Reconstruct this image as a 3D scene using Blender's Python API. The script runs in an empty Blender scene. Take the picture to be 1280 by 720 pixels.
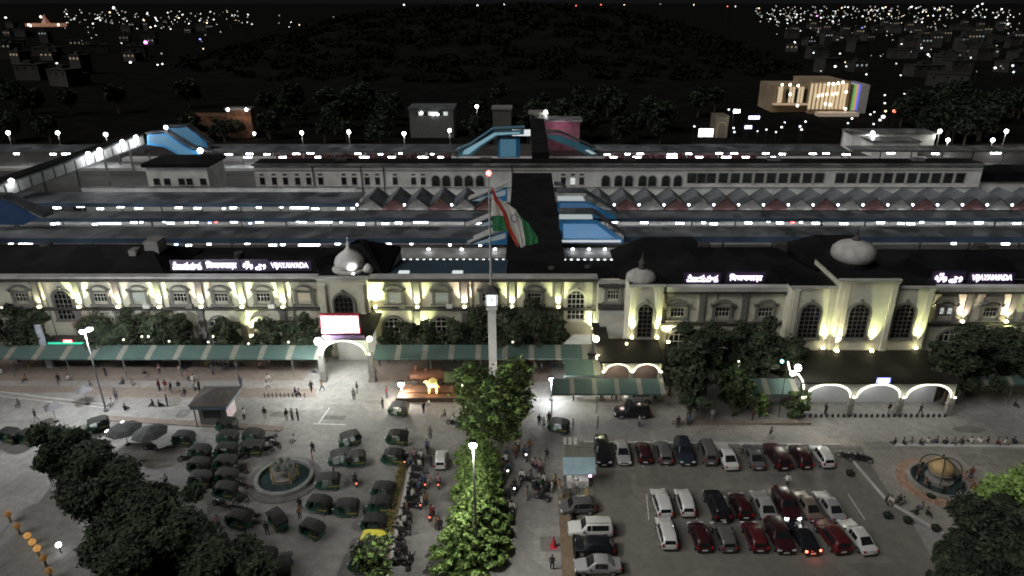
import bpy, bmesh, math, random
import numpy as np
from mathutils import Vector, Matrix
random.seed(7); rng=np.random.default_rng(7)
PI=math.pi
sc=bpy.context.scene
COL=sc.collection
# ---------------------------------------------------------------- camera
F=860.0; CX=657.0; PITCH=math.radians(22.7); H=48.0
cd=bpy.data.cameras.new('camera'); cam=bpy.data.objects.new('camera',cd); COL.objects.link(cam)
cd.sensor_width=36; cd.lens=F/1280*36; cd.shift_x=(640-CX)/1280; cd.clip_start=1; cd.clip_end=20000
cd.dof.use_dof=True; cd.dof.focus_distance=9; cd.dof.aperture_fstop=1.5
cam.location=(0,0,H); cam.rotation_euler=(PI/2-PITCH,0,0); sc.camera=cam
sc.view_settings.view_transform='Standard'; sc.view_settings.look='None'; sc.view_settings.exposure=0
def tang(py): return math.tan(PITCH+math.atan((py-360)/F))
def zcv(Y,z): return Y*math.cos(PITCH)+(H-z)*math.sin(PITCH)
def P(px,py,Y):
    z=H-Y*tang(py); return ((px-CX)/F*zcv(Y,z), z)
def G(px,py,z=0.0):
    Y=(H-z)/tang(py); return ((px-CX)/F*zcv(Y,z), Y)
def XX(px,Y,z): return (px-CX)/F*zcv(Y,z)
# ---------------------------------------------------------------- materials
MC={}
def mat(name,col,rough=.8,metal=0.,var=.25,scale=1.2,bump=0.,spec=.3,coords='Object',detail=5,col2=None):
    if name in MC: return MC[name]
    m=bpy.data.materials.new(name); m.use_nodes=True; nt=m.node_tree; b=nt.nodes['Principled BSDF']
    b.inputs['Roughness'].default_value=rough; b.inputs['Metallic'].default_value=metal
    b.inputs['Specular IOR Level'].default_value=spec
    tc=nt.nodes.new('ShaderNodeTexCoord'); nz=nt.nodes.new('ShaderNodeTexNoise'); nz.inputs['Scale'].default_value=scale; nz.inputs['Detail'].default_value=detail
    nt.links.new(tc.outputs[coords],nz.inputs['Vector'])
    cr=nt.nodes.new('ShaderNodeValToRGB')
    c2=col2 or tuple(c*(1-var) for c in col); c3=tuple(min(1,c*(1+var)) for c in col) if not col2 else col
    cr.color_ramp.elements[0].position=.3; cr.color_ramp.elements[1].position=.7
    cr.color_ramp.elements[0].color=(*c2,1); cr.color_ramp.elements[1].color=(*c3,1)
    nt.links.new(nz.outputs['Fac'],cr.inputs['Fac']); nt.links.new(cr.outputs['Color'],b.inputs['Base Color'])
    if bump:
        bp=nt.nodes.new('ShaderNodeBump'); bp.inputs['Strength'].default_value=bump
        nt.links.new(nz.outputs['Fac'],bp.inputs['Height']); nt.links.new(bp.outputs['Normal'],b.inputs['Normal'])
    MC[name]=m; return m
def emis(name,col,st):
    if name in MC: return MC[name]
    m=bpy.data.materials.new(name); m.use_nodes=True; b=m.node_tree.nodes['Principled BSDF']
    b.inputs['Base Color'].default_value=(.6,.6,.6,1) if st>=1 else (*[c*.3 for c in col],1); b.inputs['Emission Color'].default_value=(*col,1); b.inputs['Emission Strength'].default_value=st
    MC[name]=m; return m
def groundmat(name,ca,cb,stain=.35,tile=None):
    m=bpy.data.materials.new(name); m.use_nodes=True; nt=m.node_tree; N=nt.nodes; L=nt.links; b=N['Principled BSDF']
    b.inputs['Roughness'].default_value=.75; b.inputs['Specular IOR Level'].default_value=.35
    tc=N.new('ShaderNodeTexCoord')
    n1=N.new('ShaderNodeTexNoise'); n1.inputs['Scale'].default_value=.09; n1.inputs['Detail'].default_value=6; n1.inputs['Roughness'].default_value=.6
    n2=N.new('ShaderNodeTexNoise'); n2.inputs['Scale'].default_value=1.1; n2.inputs['Detail'].default_value=8; n2.inputs['Roughness'].default_value=.7
    n3=N.new('ShaderNodeTexVoronoi'); n3.inputs['Scale'].default_value=.22; n3.feature='F1'; n3.distance='CHEBYCHEV'
    for n in (n1,n2,n3): L.new(tc.outputs['Object'],n.inputs['Vector'])
    cr=N.new('ShaderNodeValToRGB'); cr.color_ramp.elements[0].position=.35; cr.color_ramp.elements[1].position=.66
    cr.color_ramp.elements[0].color=(*ca,1); cr.color_ramp.elements[1].color=(*cb,1); L.new(n1.outputs['Fac'],cr.inputs['Fac'])
    mx=N.new('ShaderNodeMix'); mx.data_type='RGBA'; mx.blend_type='MULTIPLY'; mx.inputs['Factor'].default_value=stain
    cr2=N.new('ShaderNodeValToRGB'); cr2.color_ramp.elements[0].position=.38; cr2.color_ramp.elements[1].position=.6; cr2.color_ramp.elements[0].color=(.35,.33,.31,1)
    L.new(n2.outputs['Fac'],cr2.inputs['Fac']); L.new(cr.outputs['Color'],mx.inputs['A']); L.new(cr2.outputs['Color'],mx.inputs['B'])
    mx2=N.new('ShaderNodeMix'); mx2.data_type='RGBA'; mx2.blend_type='MULTIPLY'; mx2.inputs['Factor'].default_value=.22
    sg_=N.new('ShaderNodeSeparateColor'); L.new(n3.outputs['Color'],sg_.inputs['Color']); L.new(mx.outputs['Result'],mx2.inputs['A']); L.new(sg_.outputs['Red'],mx2.inputs['B'])
    out=mx2
    if tile:
        br=N.new('ShaderNodeTexBrick'); br.inputs['Scale'].default_value=1/tile; br.offset=0; br.inputs['Mortar Size'].default_value=.025
        br.inputs['Color1'].default_value=(1,1,1,1); br.inputs['Color2'].default_value=(.82,.82,.82,1); br.inputs['Mortar'].default_value=(.45,.45,.45,1)
        L.new(tc.outputs['Object'],br.inputs['Vector'])
        mx3=N.new('ShaderNodeMix'); mx3.data_type='RGBA'; mx3.blend_type='MULTIPLY'; mx3.inputs['Factor'].default_value=.8
        L.new(out.outputs['Result'],mx3.inputs['A']); L.new(br.outputs['Color'],mx3.inputs['B']); out=mx3
    L.new(out.outputs['Result'],b.inputs['Base Color'])
    MC[name]=m; return m
def roofmat(name,col,step=1.1,axis=0,rough=.5,spec=.4):
    m=bpy.data.materials.new(name); m.use_nodes=True; nt=m.node_tree; N=nt.nodes; L=nt.links; b=N['Principled BSDF']
    b.inputs['Roughness'].default_value=rough; b.inputs['Specular IOR Level'].default_value=spec
    tc=N.new('ShaderNodeTexCoord'); w=N.new('ShaderNodeTexWave'); w.inputs['Scale'].default_value=.5/step*PI; w.bands_direction='XYZ'[axis]
    w.inputs['Distortion'].default_value=0
    n=N.new('ShaderNodeTexNoise'); n.inputs['Scale'].default_value=.25; n.inputs['Detail'].default_value=6
    vo=N.new('ShaderNodeTexVoronoi'); vo.distance='CHEBYCHEV'; vo.inputs['Scale'].default_value=.28; L.new(tc.outputs['Object'],vo.inputs['Vector'])
    hs=N.new('ShaderNodeSeparateColor'); L.new(vo.outputs['Color'],hs.inputs['Color']); mr=N.new('ShaderNodeMapRange'); mr.inputs['To Min'].default_value=.55; mr.inputs['To Max'].default_value=1.5; L.new(hs.outputs['Red'],mr.inputs['Value'])
    L.new(tc.outputs['Object'],w.inputs['Vector']); L.new(tc.outputs['Object'],n.inputs['Vector'])
    cr=N.new('ShaderNodeValToRGB'); cr.color_ramp.elements[0].position=.3; cr.color_ramp.elements[1].position=.7
    cr.color_ramp.elements[0].color=(*[c*.5 for c in col],1); cr.color_ramp.elements[1].color=(*[c*1.35 for c in col],1)
    L.new(n.outputs['Fac'],cr.inputs['Fac'])
    mx=N.new('ShaderNodeMix'); mx.data_type='RGBA'; mx.blend_type='MULTIPLY'; mx.inputs['Factor'].default_value=.35
    L.new(cr.outputs['Color'],mx.inputs['A']); L.new(w.outputs['Color'],mx.inputs['B']); vm=N.new('ShaderNodeVectorMath'); vm.operation='SCALE'; L.new(mx.outputs['Result'],vm.inputs[0]); L.new(mr.outputs['Result'],vm.inputs['Scale']); L.new(vm.outputs['Vector'],b.inputs['Base Color'])
    bp=N.new('ShaderNodeBump'); bp.inputs['Strength'].default_value=.4; L.new(w.outputs['Fac'],bp.inputs['Height']); L.new(bp.outputs['Normal'],b.inputs['Normal'])
    MC[name]=m; return m
# ---------------------------------------------------------------- objects
def wloc(o):
    v=Vector((0,0,0)); s=o
    while s is not None: v+=s.location; s=s.parent
    return v
LABELS={}
def tag(o,label,cat,group=None,kind=None):
    if label: o['label']=label
    if cat: o['category']=cat
    if group: o['group']=group
    if kind: o['kind']=kind
    if label:
        if label in LABELS and not group: print('DUPLABEL',label)
        LABELS[label]=1
        n=len(label.split())
        if n<4 or n>16: print('LABELLEN',n,label)
    return o
def E(name,loc,label,cat,group=None,rz=0):
    o=bpy.data.objects.new(name,None); COL.objects.link(o); o.location=loc; o.rotation_euler=(0,0,rz); o.empty_display_size=.3
    return tag(o,label,cat,group)
class MB:
    def __init__(s): s.v=[]; s.f=[]; s.m=[]
    def add(s,vs,fs,mi=0):
        n=len(s.v); s.v+= [tuple(v) for v in vs]
        for f in fs: s.f.append([i+n for i in f]); s.m.append(mi)
        return s
    def box(s,x0,x1,y0,y1,z0,z1,mi=0):
        return s.add([(x0,y0,z0),(x1,y0,z0),(x1,y1,z0),(x0,y1,z0),(x0,y0,z1),(x1,y0,z1),(x1,y1,z1),(x0,y1,z1)],
          [(0,3,2,1),(4,5,6,7),(0,1,5,4),(1,2,6,5),(2,3,7,6),(3,0,4,7)],mi)
    def cbox(s,cx,cy,cz,sx,sy,sz,rz=0,mi=0):
        n=len(s.v); s.box(-sx/2,sx/2,-sy/2,sy/2,-sz/2,sz/2,mi); c,q=math.cos(rz),math.sin(rz)
        for i in range(n,len(s.v)):
            x,y,z=s.v[i]; s.v[i]=(cx+x*c-y*q,cy+x*q+y*c,cz+z)
        return s
    def tube(s,p0,p1,r0,r1=None,n=8,mi=0,cap=True):
        r1=r0 if r1 is None else r1; p0=Vector(p0); p1=Vector(p1); d=(p1-p0).normalized()
        a=d.orthogonal().normalized(); b=d.cross(a); vs=[]
        for p,r in ((p0,r0),(p1,r1)):
            for i in range(n): t=2*PI*i/n; vs.append(p+a*math.cos(t)*r+b*math.sin(t)*r)
        fs=[(i,(i+1)%n,n+(i+1)%n,n+i) for i in range(n)]
        if cap: fs+=[tuple(range(n-1,-1,-1)),tuple(range(n,2*n))]
        return s.add(vs,fs,mi)
    def lathe(s,c,prof,n=16,mi=0,ribs=0,ra=0.06):
        vs=[];fs=[]
        for r,z in prof:
            for i in range(n):
                t=2*PI*i/n; rr=r*(1+(ra*math.cos(t*ribs) if ribs else 0)); vs.append((c[0]+rr*math.cos(t),c[1]+rr*math.sin(t),c[2]+z))
        k=len(prof)
        for j in range(k-1):
            for i in range(n): fs.append((j*n+i,j*n+(i+1)%n,(j+1)*n+(i+1)%n,(j+1)*n+i))
        fs.append(tuple(range(n-1,-1,-1))); fs.append(tuple((k-1)*n+i for i in range(n)))
        return s.add(vs,fs,mi)
    def ball(s,c,r,n=10,m=6,mi=0,sz=1):
        return s.lathe(c,[(max(.001,r*math.sin(PI*j/m)),-r*sz*math.cos(PI*j/m)) for j in range(m+1)],n,mi)
    def prism(s,poly,y0,y1,mi=0):   # poly in XZ (counter-clockwise seen from -Y), extruded along Y
        n=len(poly); vs=[(x,y0,z) for x,z in poly]+[(x,y1,z) for x,z in poly]
        fs=[tuple(range(n)),tuple(range(2*n-1,n-1,-1))]+[(i+n,(i+1)%n+n,(i+1)%n,i) for i in range(n)]
        return s.add(vs,fs,mi)
    def zprism(s,poly,z0,z1,mi=0):
        n=len(poly); vs=[(x,y,z0) for x,y in poly]+[(x,y,z1) for x,y in poly]
        fs=[tuple(range(n-1,-1,-1)),tuple(range(n,2*n))]+[(i,(i+1)%n,(i+1)%n+n,i+n) for i in range(n)]
        return s.add(vs,fs,mi)
    def arch(s,cx,z0,zs,w0,w1,y0,y1,n=12,mi=0,k=1.0):   # arched surround: legs from z0 to zs then arch band, inner half width w0, outer w1
        inn=[(cx-w0,z0),(cx-w0,zs)]+[(cx-w0*math.cos(PI*i/n),zs+k*w0*math.sin(PI*i/n)) for i in range(1,n)]+[(cx+w0,zs),(cx+w0,z0)]
        out=[(cx-w1,z0),(cx-w1,zs)]+[(cx-w1*math.cos(PI*i/n),zs+k*w1*math.sin(PI*i/n)) for i in range(1,n)]+[(cx+w1,zs),(cx+w1,z0)]
        m=len(inn); vs=[(x,y0,z) for x,z in inn]+[(x,y0,z) for x,z in out]+[(x,y1,z) for x,z in inn]+[(x,y1,z) for x,z in out]; fs=[]
        for i in range(m-1):
            fs+=[(i,i+1,m+i+1,m+i)[::-1],(i,i+1,2*m+i+1,2*m+i),(m+i,m+i+1,3*m+i+1,3*m+i)[::-1]]
        fs+=[(0,m,3*m,2*m),(m-1,2*m-1,4*m-1,3*m-1)]
        return s.add(vs,fs,mi)
    def build(s,name,mats,parent=None,smooth=False,off=True):
        if not isinstance(mats,(list,tuple)): mats=[mats]
        me=bpy.data.meshes.new(name); vs=s.v
        if parent is not None and off:
            w=wloc(parent); vs=[(v[0]-w.x,v[1]-w.y,v[2]-w.z) for v in vs]
        me.from_pydata(vs,[],s.f)
        for m in mats: me.materials.append(m)
        if len(mats)>1: me.polygons.foreach_set('material_index',s.m)
        if smooth: me.polygons.foreach_set('use_smooth',[True]*len(me.polygons))
        bm=bmesh.new(); bm.from_mesh(me); bmesh.ops.recalc_face_normals(bm,faces=bm.faces); bm.to_mesh(me); bm.free()
        o=bpy.data.objects.new(name,me); COL.objects.link(o); o.parent=parent
        return o
def copy_tree(o,parent=None):
    c=o.copy(); COL.objects.link(c)
    if parent is not None: c.parent=parent
    for ch in o.children: copy_tree(ch,c)
    return c
def put(proto,loc,rz,label,group=None,used=set(),scale=None):
    if id(proto) not in used: used.add(id(proto)); o=proto
    else: o=copy_tree(proto)
    o.location=loc; o.rotation_euler=(0,0,rz)
    if scale: o.scale=(scale,)*3
    tag(o,label,None,group)
    return o
ORD=['zeroth','first','second','third','fourth','fifth','sixth','seventh','eighth','ninth','tenth','eleventh','twelfth','thirteenth','fourteenth','fifteenth','sixteenth','seventeenth','eighteenth','nineteenth','twentieth']
def od(i):
    if i<=20: return ORD[i]
    t={2:'twenty',3:'thirty',4:'forty',5:'fifty'}[i//10]
    return (t+'-'+ORD[i%10]) if i%10 else t[:-1]+'ieth'
def recolor(o,slot,m):
    for c in [o]+list(o.children_recursive):
        if c.type=='MESH':
            for i,sl in enumerate(c.material_slots):
                if sl.material==slot: sl.link='OBJECT'; sl.material=m
def spot(parent,loc,target,en,col,size=60,blend=.8,r=.1,name='beam'):
    l=bpy.data.lights.new(name,'SPOT'); l.energy=en; l.color=col; l.spot_size=math.radians(size); l.spot_blend=blend; l.shadow_soft_size=r
    o=bpy.data.objects.new(name,l); COL.objects.link(o); o.parent=parent; w=wloc(parent) if parent else Vector()
    o.location=Vector(loc)-w; d=Vector(target)-Vector(loc); o.rotation_euler=d.to_track_quat('-Z','Y').to_euler(); return o
def point(parent,loc,en,col,r=.25,name='glow'):
    l=bpy.data.lights.new(name,'POINT'); l.energy=en; l.color=col; l.shadow_soft_size=r
    o=bpy.data.objects.new(name,l); COL.objects.link(o); o.parent=parent; w=wloc(parent) if parent else Vector(); o.location=Vector(loc)-w; return o
# ---------------------------------------------------------------- world and added fill sun
w=bpy.data.worlds.new('World'); sc.world=w; w.use_nodes=True; nt=w.node_tree; bg=nt.nodes['Background']
sky=nt.nodes.new('ShaderNodeTexSky'); sky.sky_type='NISHITA'; sky.sun_disc=False; sky.sun_elevation=math.radians(-6); sky.sun_rotation=math.radians(250)
mx=nt.nodes.new('ShaderNodeMix'); mx.data_type='RGBA'; mx.blend_type='ADD'; mx.inputs['Factor'].default_value=1
mx.inputs['B'].default_value=(.052,.052,.056,1)
nt.links.new(sky.outputs['Color'],mx.inputs['A']); nt.links.new(mx.outputs['Result'],bg.inputs['Color']); bg.inputs['Strength'].default_value=.12
sun=bpy.data.lights.new('fill_sun','SUN'); sun.energy=1.7; sun.angle=math.radians(38); sun.color=(1,.985,.95)  # broad soft fill added in place of unseen high-mast floodlights
so=bpy.data.objects.new('fill_sun',sun); COL.objects.link(so); so.rotation_euler=Vector((.80,.50,-1)).to_track_quat('-Z','Y').to_euler(); so.location=(0,0,200)
# palette
WARM=(1,.93,.55); GRN=(.93,1,.50); PINK=(1,.80,.62); WHITE=(.92,.96,1)
cream=mat('cream_plaster',(.60,.585,.47),.85,var=.14,scale=.6,bump=.05)
greyst=mat('grey_stone_trim',(.17,.165,.15),.85,var=.2,scale=2,bump=.1)
dtrim=mat('dark_trim',(.055,.052,.048),.8,var=.3,scale=2)
pale=mat('pale_concrete',(.36,.36,.34),.85,var=.2,scale=.5,bump=.05)
whitep=mat('white_paint',(.62,.62,.60),.6,var=.12,scale=1)
blackroof=roofmat('dark_roof_sheet',(.0095,.009,.0098),1.2,0,.75,.15)
brownroof=roofmat('brown_roof_sheet',(.022,.019,.016),.9,0,.7,.2)
glass=mat('dark_glass',(.012,.013,.014),.15,var=.3,scale=1.5,spec=.6)
litglass=emis('lit_window',(.9,.95,.9),.6)
whitefr=mat('white_frame',(.55,.54,.46),.6,var=.1)
greyroof=roofmat('platform_roof_sheet',(.112,.119,.130),1.0,0,.6,.3)
lightroof=roofmat('light_roof_sheet',(.16,.165,.165),1.0,0,.55,.3)
blueroof=roofmat('blue_roof_sheet',(.028,.05,.085),1.0,0,.5,.3)
bluefascia=mat('blue_fascia',(.060,.095,.150),.5,var=.5,scale=.12)
bluepanel=mat('blue_panel',(.05,.24,.50),.45,var=.2,scale=.25)
metal=mat('grey_metal',(.14,.14,.14),.5,metal=.3,var=.2)
dmetal=mat('dark_metal',(.03,.03,.03),.5,metal=.4,var=.2)
concrete=mat('platform_concrete',(.42,.42,.41),.85,var=.2,scale=.3,bump=.05)
lampw=emis('white_lamp',(.95,.97,1),14)
lampt=emis('tube_lamp',(.93,.97,1),17); lampf=emis('tube_lamp_far',(.95,.97,1),26)
lampy=emis('warm_lamp',(1,.9,.5),14)
lampo=emis('orange_lamp',(1,.55,.2),9)
lampr=emis('red_lamp',(1,.08,.08),9)
lampb=emis('blue_lamp',(.35,.5,1),8)
foliage=[mat('foliage_dark',(.046,.060,.036),.75,var=.4,scale=.8,spec=.15),mat('foliage_mid',(.055,.085,.028),.7,var=.5,scale=.9,spec=.15),mat('foliage_bright',(.20,.30,.085),.65,var=.5,scale=.9,spec=.2),mat('foliage_black',(.034,.042,.028),.8,var=.5,scale=.8,spec=.1)]  # bright tone also carries lamplight in the leaf colour
bark=mat('bark',(.06,.045,.03),.9,var=.4,scale=4,bump=.4)
# ---------------------------------------------------------------- setting
gm=groundmat('plaza_asphalt',(.215,.209,.195),(.29,.282,.264),.4)
lotm=groundmat('car_park_asphalt',(.140,.132,.117),(.182,.172,.151),.3)
redp=groundmat('red_paving',(.22,.175,.15),(.28,.225,.19),.35,tile=.8)
palep=groundmat('pale_paving',(.27,.255,.225),(.35,.33,.29),.3,tile=1.0)
railg=groundmat('track_ballast',(.030,.028,.026),(.055,.05,.046),.5)
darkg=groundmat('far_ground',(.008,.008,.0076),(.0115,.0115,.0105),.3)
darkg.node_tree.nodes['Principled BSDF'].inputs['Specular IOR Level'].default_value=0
def sheet(name,poly,z,m,label=None):
    b=MB(); b.add([(x,y,z) for x,y in poly],[tuple(range(len(poly)))]); o=b.build(name,m); o['kind']='structure'
    return o
def pxpoly(pts,z=0): return [G(a,b,z) for a,b in pts]
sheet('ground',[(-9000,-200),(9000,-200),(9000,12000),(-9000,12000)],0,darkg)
sheet('plaza',[(-110,30),(110,30),(110,89),(-110,89)],.02,gm)
sheet('rail_yard',[(-260,95),(260,95),(260,250),(-260,250)],.02,railg)
sheet('car_park',pxpoly([(712,760),(706,552),(1085,556),(1200,760)]),.028,lotm)
sheet('forecourt_paving',[(-110,G(0,476)[1]),(G(380,476)[0],G(0,476)[1]),(G(380,476)[0],89),(-110,89)],.028,redp)
sheet('garden_paving',pxpoly([(465,478),(690,478),(690,440),(465,440)]),.028,redp)
sheet('red_walkway',pxpoly([(-40,491),(90,491),(150,497),(395,497),(395,486),(-40,482)]),.032,redp)
sheet('tan_walkway',pxpoly([(1000,557),(1075,558),(1110,615),(1175,668),(1290,690),(1340,560),(1340,548),(1010,548)]),.034,palep)
sheet('grass_lawn',pxpoly([(845,544),(965,544),(955,530),(850,530)]),.034,palep)
# kerbs and strips (real steps)
def strip(name,a,b,w,h,m,z=0):
    (x0,y0),(x1,y1)=a,b; d=Vector((x1-x0,y1-y0)); n=Vector((-d.y,d.x)).normalized()*w/2
    poly=[(x0-n.x,y0-n.y),(x1-n.x,y1-n.y),(x1+n.x,y1+n.y),(x0+n.x,y0+n.y)]
    o=MB().zprism(poly,z,z+h).build(name,m); o['kind']='structure'; return o
strip('red_kerb_walk',G(128,523),G(352,537),1.0,.14,redp)
strip('kerb',G(0,490.5),G(135,507),.25,.14,pale); strip('kerb',G(0,496),G(135,511),.2,.12,pale)
strip('kerb',G(730,553),G(1050,556.5),.3,.15,pale); strip('kerb',G(1118,558),G(1290,560),.5,.25,pale)
strip('kerb',G(1062,572),G(1110,628),.3,.13,pale); strip('kerb',G(1110,628),G(1180,668),.3,.13,pale)
strip('road_kerb',G(840,530),G(1012,530),.5,.35,redp)
mk=mat('road_marking',(.5,.5,.48),.7,var=.3,scale=3)
strip('road_marking',G(392,530),G(432,531),.16,.004,mk,.034); strip('road_marking',G(398,530),G(412,510),.14,.004,mk,.034)
for k in range(3): strip('crossing_marking',G(706+k*6.5,556),G(706+k*6.5,547),.38,.004,mk,.034)
for k in range(10): strip('parking_marking',G(745+k*29.3,584),G(745+k*28.5,566),.09,.004,mk,.036)
for k in range(10): strip('parking_marking',G(811+k*30,650),G(808+k*28,618),.09,.004,mk,.036)

# worn patches, drains and covers in the paving
for k in range(26):
    px=random.uniform(20,1250); py=random.uniform(490,705); x,y=G(px,py); w_,d_=random.uniform(.5,1.8),random.uniform(.4,1.1); a=random.uniform(-.2,.2)
    poly=[(x+w_*(math.cos(t)*(1+.25*random.random())),y+d_*math.sin(t)*(1+.25*random.random())) for t in [j*PI/5 for j in range(10)]] if k%2 else [(x-w_,y-d_),(x+w_,y-d_+a),(x+w_,y+d_),(x-w_,y+d_+a)]
    sheet('paving_patch',poly,.041+k*.0004,groundmat('patch_%d'%(k%3),[(.15,.142,.13),(.18,.172,.155),(.20,.19,.168)][k%3],[(.18,.17,.155),(.21,.20,.18),(.24,.23,.205)][k%3],.5) if 'patch_%d'%(k%3) not in MC else MC['patch_%d'%(k%3)])
for (pa_,pb_) in (((720,560),(1080,562)),):
    strip('paving_joint',G(*pa_),G(*pb_),.07,.004,dmetal,.056)
# ================================================================ station buildings
def win_upper(par,X,Y,zs,w=2.3,h=1.25,lit=None):
    """small casement with pediment: X centre, zs sill height"""
    f=MB()
    for s in (-1,1): f.box(X+s*w/2-.22,X+s*w/2+.22,Y-.32,Y-.02,zs-.35,zs+h+.25)
    f.box(X-w/2-.45,X+w/2+.45,Y-.42,Y-.02,zs-.62,zs-.36)
    f.box(X-w/2-.35,X+w/2+.35,Y-.36,Y-.02,zs+h+.27,zs+h+.45)
    f.arch(X,zs+h+.46,zs+h+.47,w/2-.1,w/2+.28,Y-.40,Y-.02,10,0,.62)
    for s in (-1,1): f.cbox(X+s*(w/2+.28),Y-.22,zs+h+.62,.55,.36,.3)
    o=f.build('window_surround',greyst,par)
    p=MB().box(X-w/2+.22,X+w/2-.22,Y-.05,Y-.012,zs,zs+h).build('pane',lit or glass,o)
    m=MB()
    for k in range(5): m.box(X-w/2+.25+k*(w-.5)/4-.035,X-w/2+.25+k*(w-.5)/4+.035,Y-.10,Y-.052,zs+.02,zs+h-.02)
    m.box(X-w/2+.26,X+w/2-.26,Y-.105,Y-.055,zs+h*.62,zs+h*.62+.07)
    for k in range(7): m.box(X-w/2+.32+k*(w-.64)/6-.04,X-w/2+.32+k*(w-.64)/6+.04,Y-.30,Y-.22,zs-.35,zs+.12)
    m.box(X-w/2+.24,X+w/2-.24,Y-.31,Y-.21,zs+.13,zs+.2)
    m.build('mullion',whitefr,o); return o
def win_arch(par,X,Y,z0,zs,w,trim=greyst,key=True,frm=whitefr,nv=3,nh=5):
    """tall arched window, half width w, spring zs"""
    o=MB().arch(X,z0,zs,w+.02,w+.32,Y-.26,Y-.02,14).box(X-w-.45,X+w+.45,Y-.34,Y-.02,z0-.3,z0-.02)
    if key:
        o.cbox(X,Y-.2,zs+w+.42,.35,.36,.5)
    o=o.build('window_surround',trim,par)
    pts=[(X-w,z0),(X+w,z0)]+[(X+w*math.cos(PI*i/12),zs+w*math.sin(PI*i/12)) for i in range(13)]
    MB().prism(pts,Y-.06,Y-.012).build('pane',glass,o)
    m=MB(); t=.045
    for k in range(nv+2):
        xx=X-w+.06+(2*w-.12)*k/(nv+1); top=zs+math.sqrt(max(0,w*w-(xx-X)**2))
        m.box(xx-t,xx+t,Y-.12,Y-.064,z0,top)
    for k in range(nh+1):
        zz=z0+.05+(zs+w*.55-z0)*k/nh; hw=w if zz<zs else math.sqrt(max(0,w*w-(zz-zs)**2))
        m.box(X-hw,X+hw,Y-.125,Y-.066,zz-t,zz+t)
    m.arch(X,zs,zs+.001,w-.1,w-.005,Y-.13,Y-.062,14)
    m.build('mullion',frm,o); return o
def pil(b,X,Y,z0,z1,w=.42,d=.30): 
    b.box(X-w,X+w,Y-d,Y-.015,z0,z1); b.box(X-w-.12,X+w+.12,Y-d-.08,Y-.012,z1,z1+.28); b.box(X-w-.1,X+w+.1,Y-d-.08,Y-.012,z0-.002,z0+.3)
# uplight fixtures are things of their own
def uplight(X,Y,z,col,top,en,label,grp='uplights along the station front',lm=None,lean=.9,size=96):
    e=E('uplight',(X,Y,z),label,'floodlight',grp)
    MB().box(X-.16,X+.16,Y-.12,Y+.12,z,z+.16).build('housing',dmetal,e)
    MB().cbox(X,Y,z+.28,.36,.30,.24).build('lens',lm or lampy,e)
    spot(e,(X,Y-.05,z+.44),(X,Y+lean*.75,top),en,col,size,1.0,.06)
    return e
# ---------------- left wing (two storeys)
YL=90.0; ZT=P(600,345,YL)[1]; ZC=P(600,351,YL)[1]; ZM=P(600,384,YL)[1]
xl=lambda px,z=10: XX(px,YL,z)
LB=E('station_building',(-30,YL,0),'long cream two-storey station wing with arched entrance tower and glowing name signs on its roof','building')
x0=-100; x1=xl(745); RX1_=XX(800,84,10)
b=MB().box(x0,x1,YL,YL+1.1,0,ZC).box(x0,xl(480,12),YL+1.11,YL+14,0,ZC-.3); b.build('wall',cream,LB); MB().box(x0,xl(480,12)+.05,YL+.62,YL+14.1,ZC-.28,ZC+.04).build('roof',blackroof,LB)
b=MB().box(x0,x1+.15,YL-.55,YL+.5,ZC,ZC+.32).box(x0,x1+.1,YL-.75,YL+.5,ZC+.32,ZC+.5); b.build('cornice',dtrim,LB)
MB().box(x0,x1+.1,YL-.6,YL+.6,ZC+.502,ZT+.12).build('parapet',pale,LB)
MB().box(x0,x1+.1,YL-.42,YL-.01,ZM-.28,ZM+.05).box(x0,x1+.1,YL-.3,YL-.01,ZM-.42,ZM-.285).build('string_course',dtrim,LB)
UPW=[-40,27,125,174,225,276,329,380,493,552,611,668]; PIL=[-65,-14,50,101,150,201,253,304,355,522,581,640,697,744]
warmw=emis('warm_room',(1,.86,.6),.28); coolw=emis('cool_room',(.8,.95,.85),.16)
for px in UPW: win_upper(LB,xl(px,9.5),YL,P(px,377,YL)[1],lit=warmw if px in(380,) else coolw if px in(552,174,493) else None)
for px in (78,720): win_arch(LB,xl(px,9),YL,P(px,399,YL)[1],P(px,373,YL)[1],1.25,trim=cream if px>700 else greyst,frm=whitefr if px>700 else greyst)
for px in UPW+[]: 
    if px not in(668,): win_arch(LB,xl(px,4),YL,.9,P(px,408,YL)[1],1.5,key=False)
pb=0
for px in PIL:
    p=MB(); pil(p,xl(px,8),YL,ZM+.06,ZC-.3); p.build('pilaster',greyst,LB)
    p=MB(); pil(p,xl(px,5),YL,0,ZM-.74); p.build('pilaster',greyst,LB)
# entrance tower with dome
tx0,tx1=xl(401),xl(462); YT=YL-1.3
MB().box(tx0,tx1,YT,YL-.002,0,ZT+.1).build('tower_wall',cream,LB)
MB().box(tx0-.25,tx1+.25,YT-.3,YT+.15,ZT+.102,ZT+.5).build('tower_cornice',pale,LB); MB().box(tx0-.1,tx1+.1,YT+.16,YL+4,ZT+.05,ZT+.2).build('tower_roof',blackroof,LB)
tc=(tx0+tx1)/2
win_arch(LB,tc,YT,P(431,402,YT)[1],P(431,378,YT)[1],1.3,nv=3,nh=5,frm=dtrim)
for s in(-1,1): p=MB(); pil(p,tc+s*2.7,YT,ZM-.5,ZC-.2,.28); p.build('pilaster',cream,LB)
dz=ZT+.21; dome=mat('white_dome_plaster',(.55,.55,.53),.6,var=.15,scale=1)
d=MB().lathe((tc+.4,YL+2.3,dz),[(2.5,0),(2.5,.25),(2.25,.3)],24).build('dome_base',dome,LB)
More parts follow.
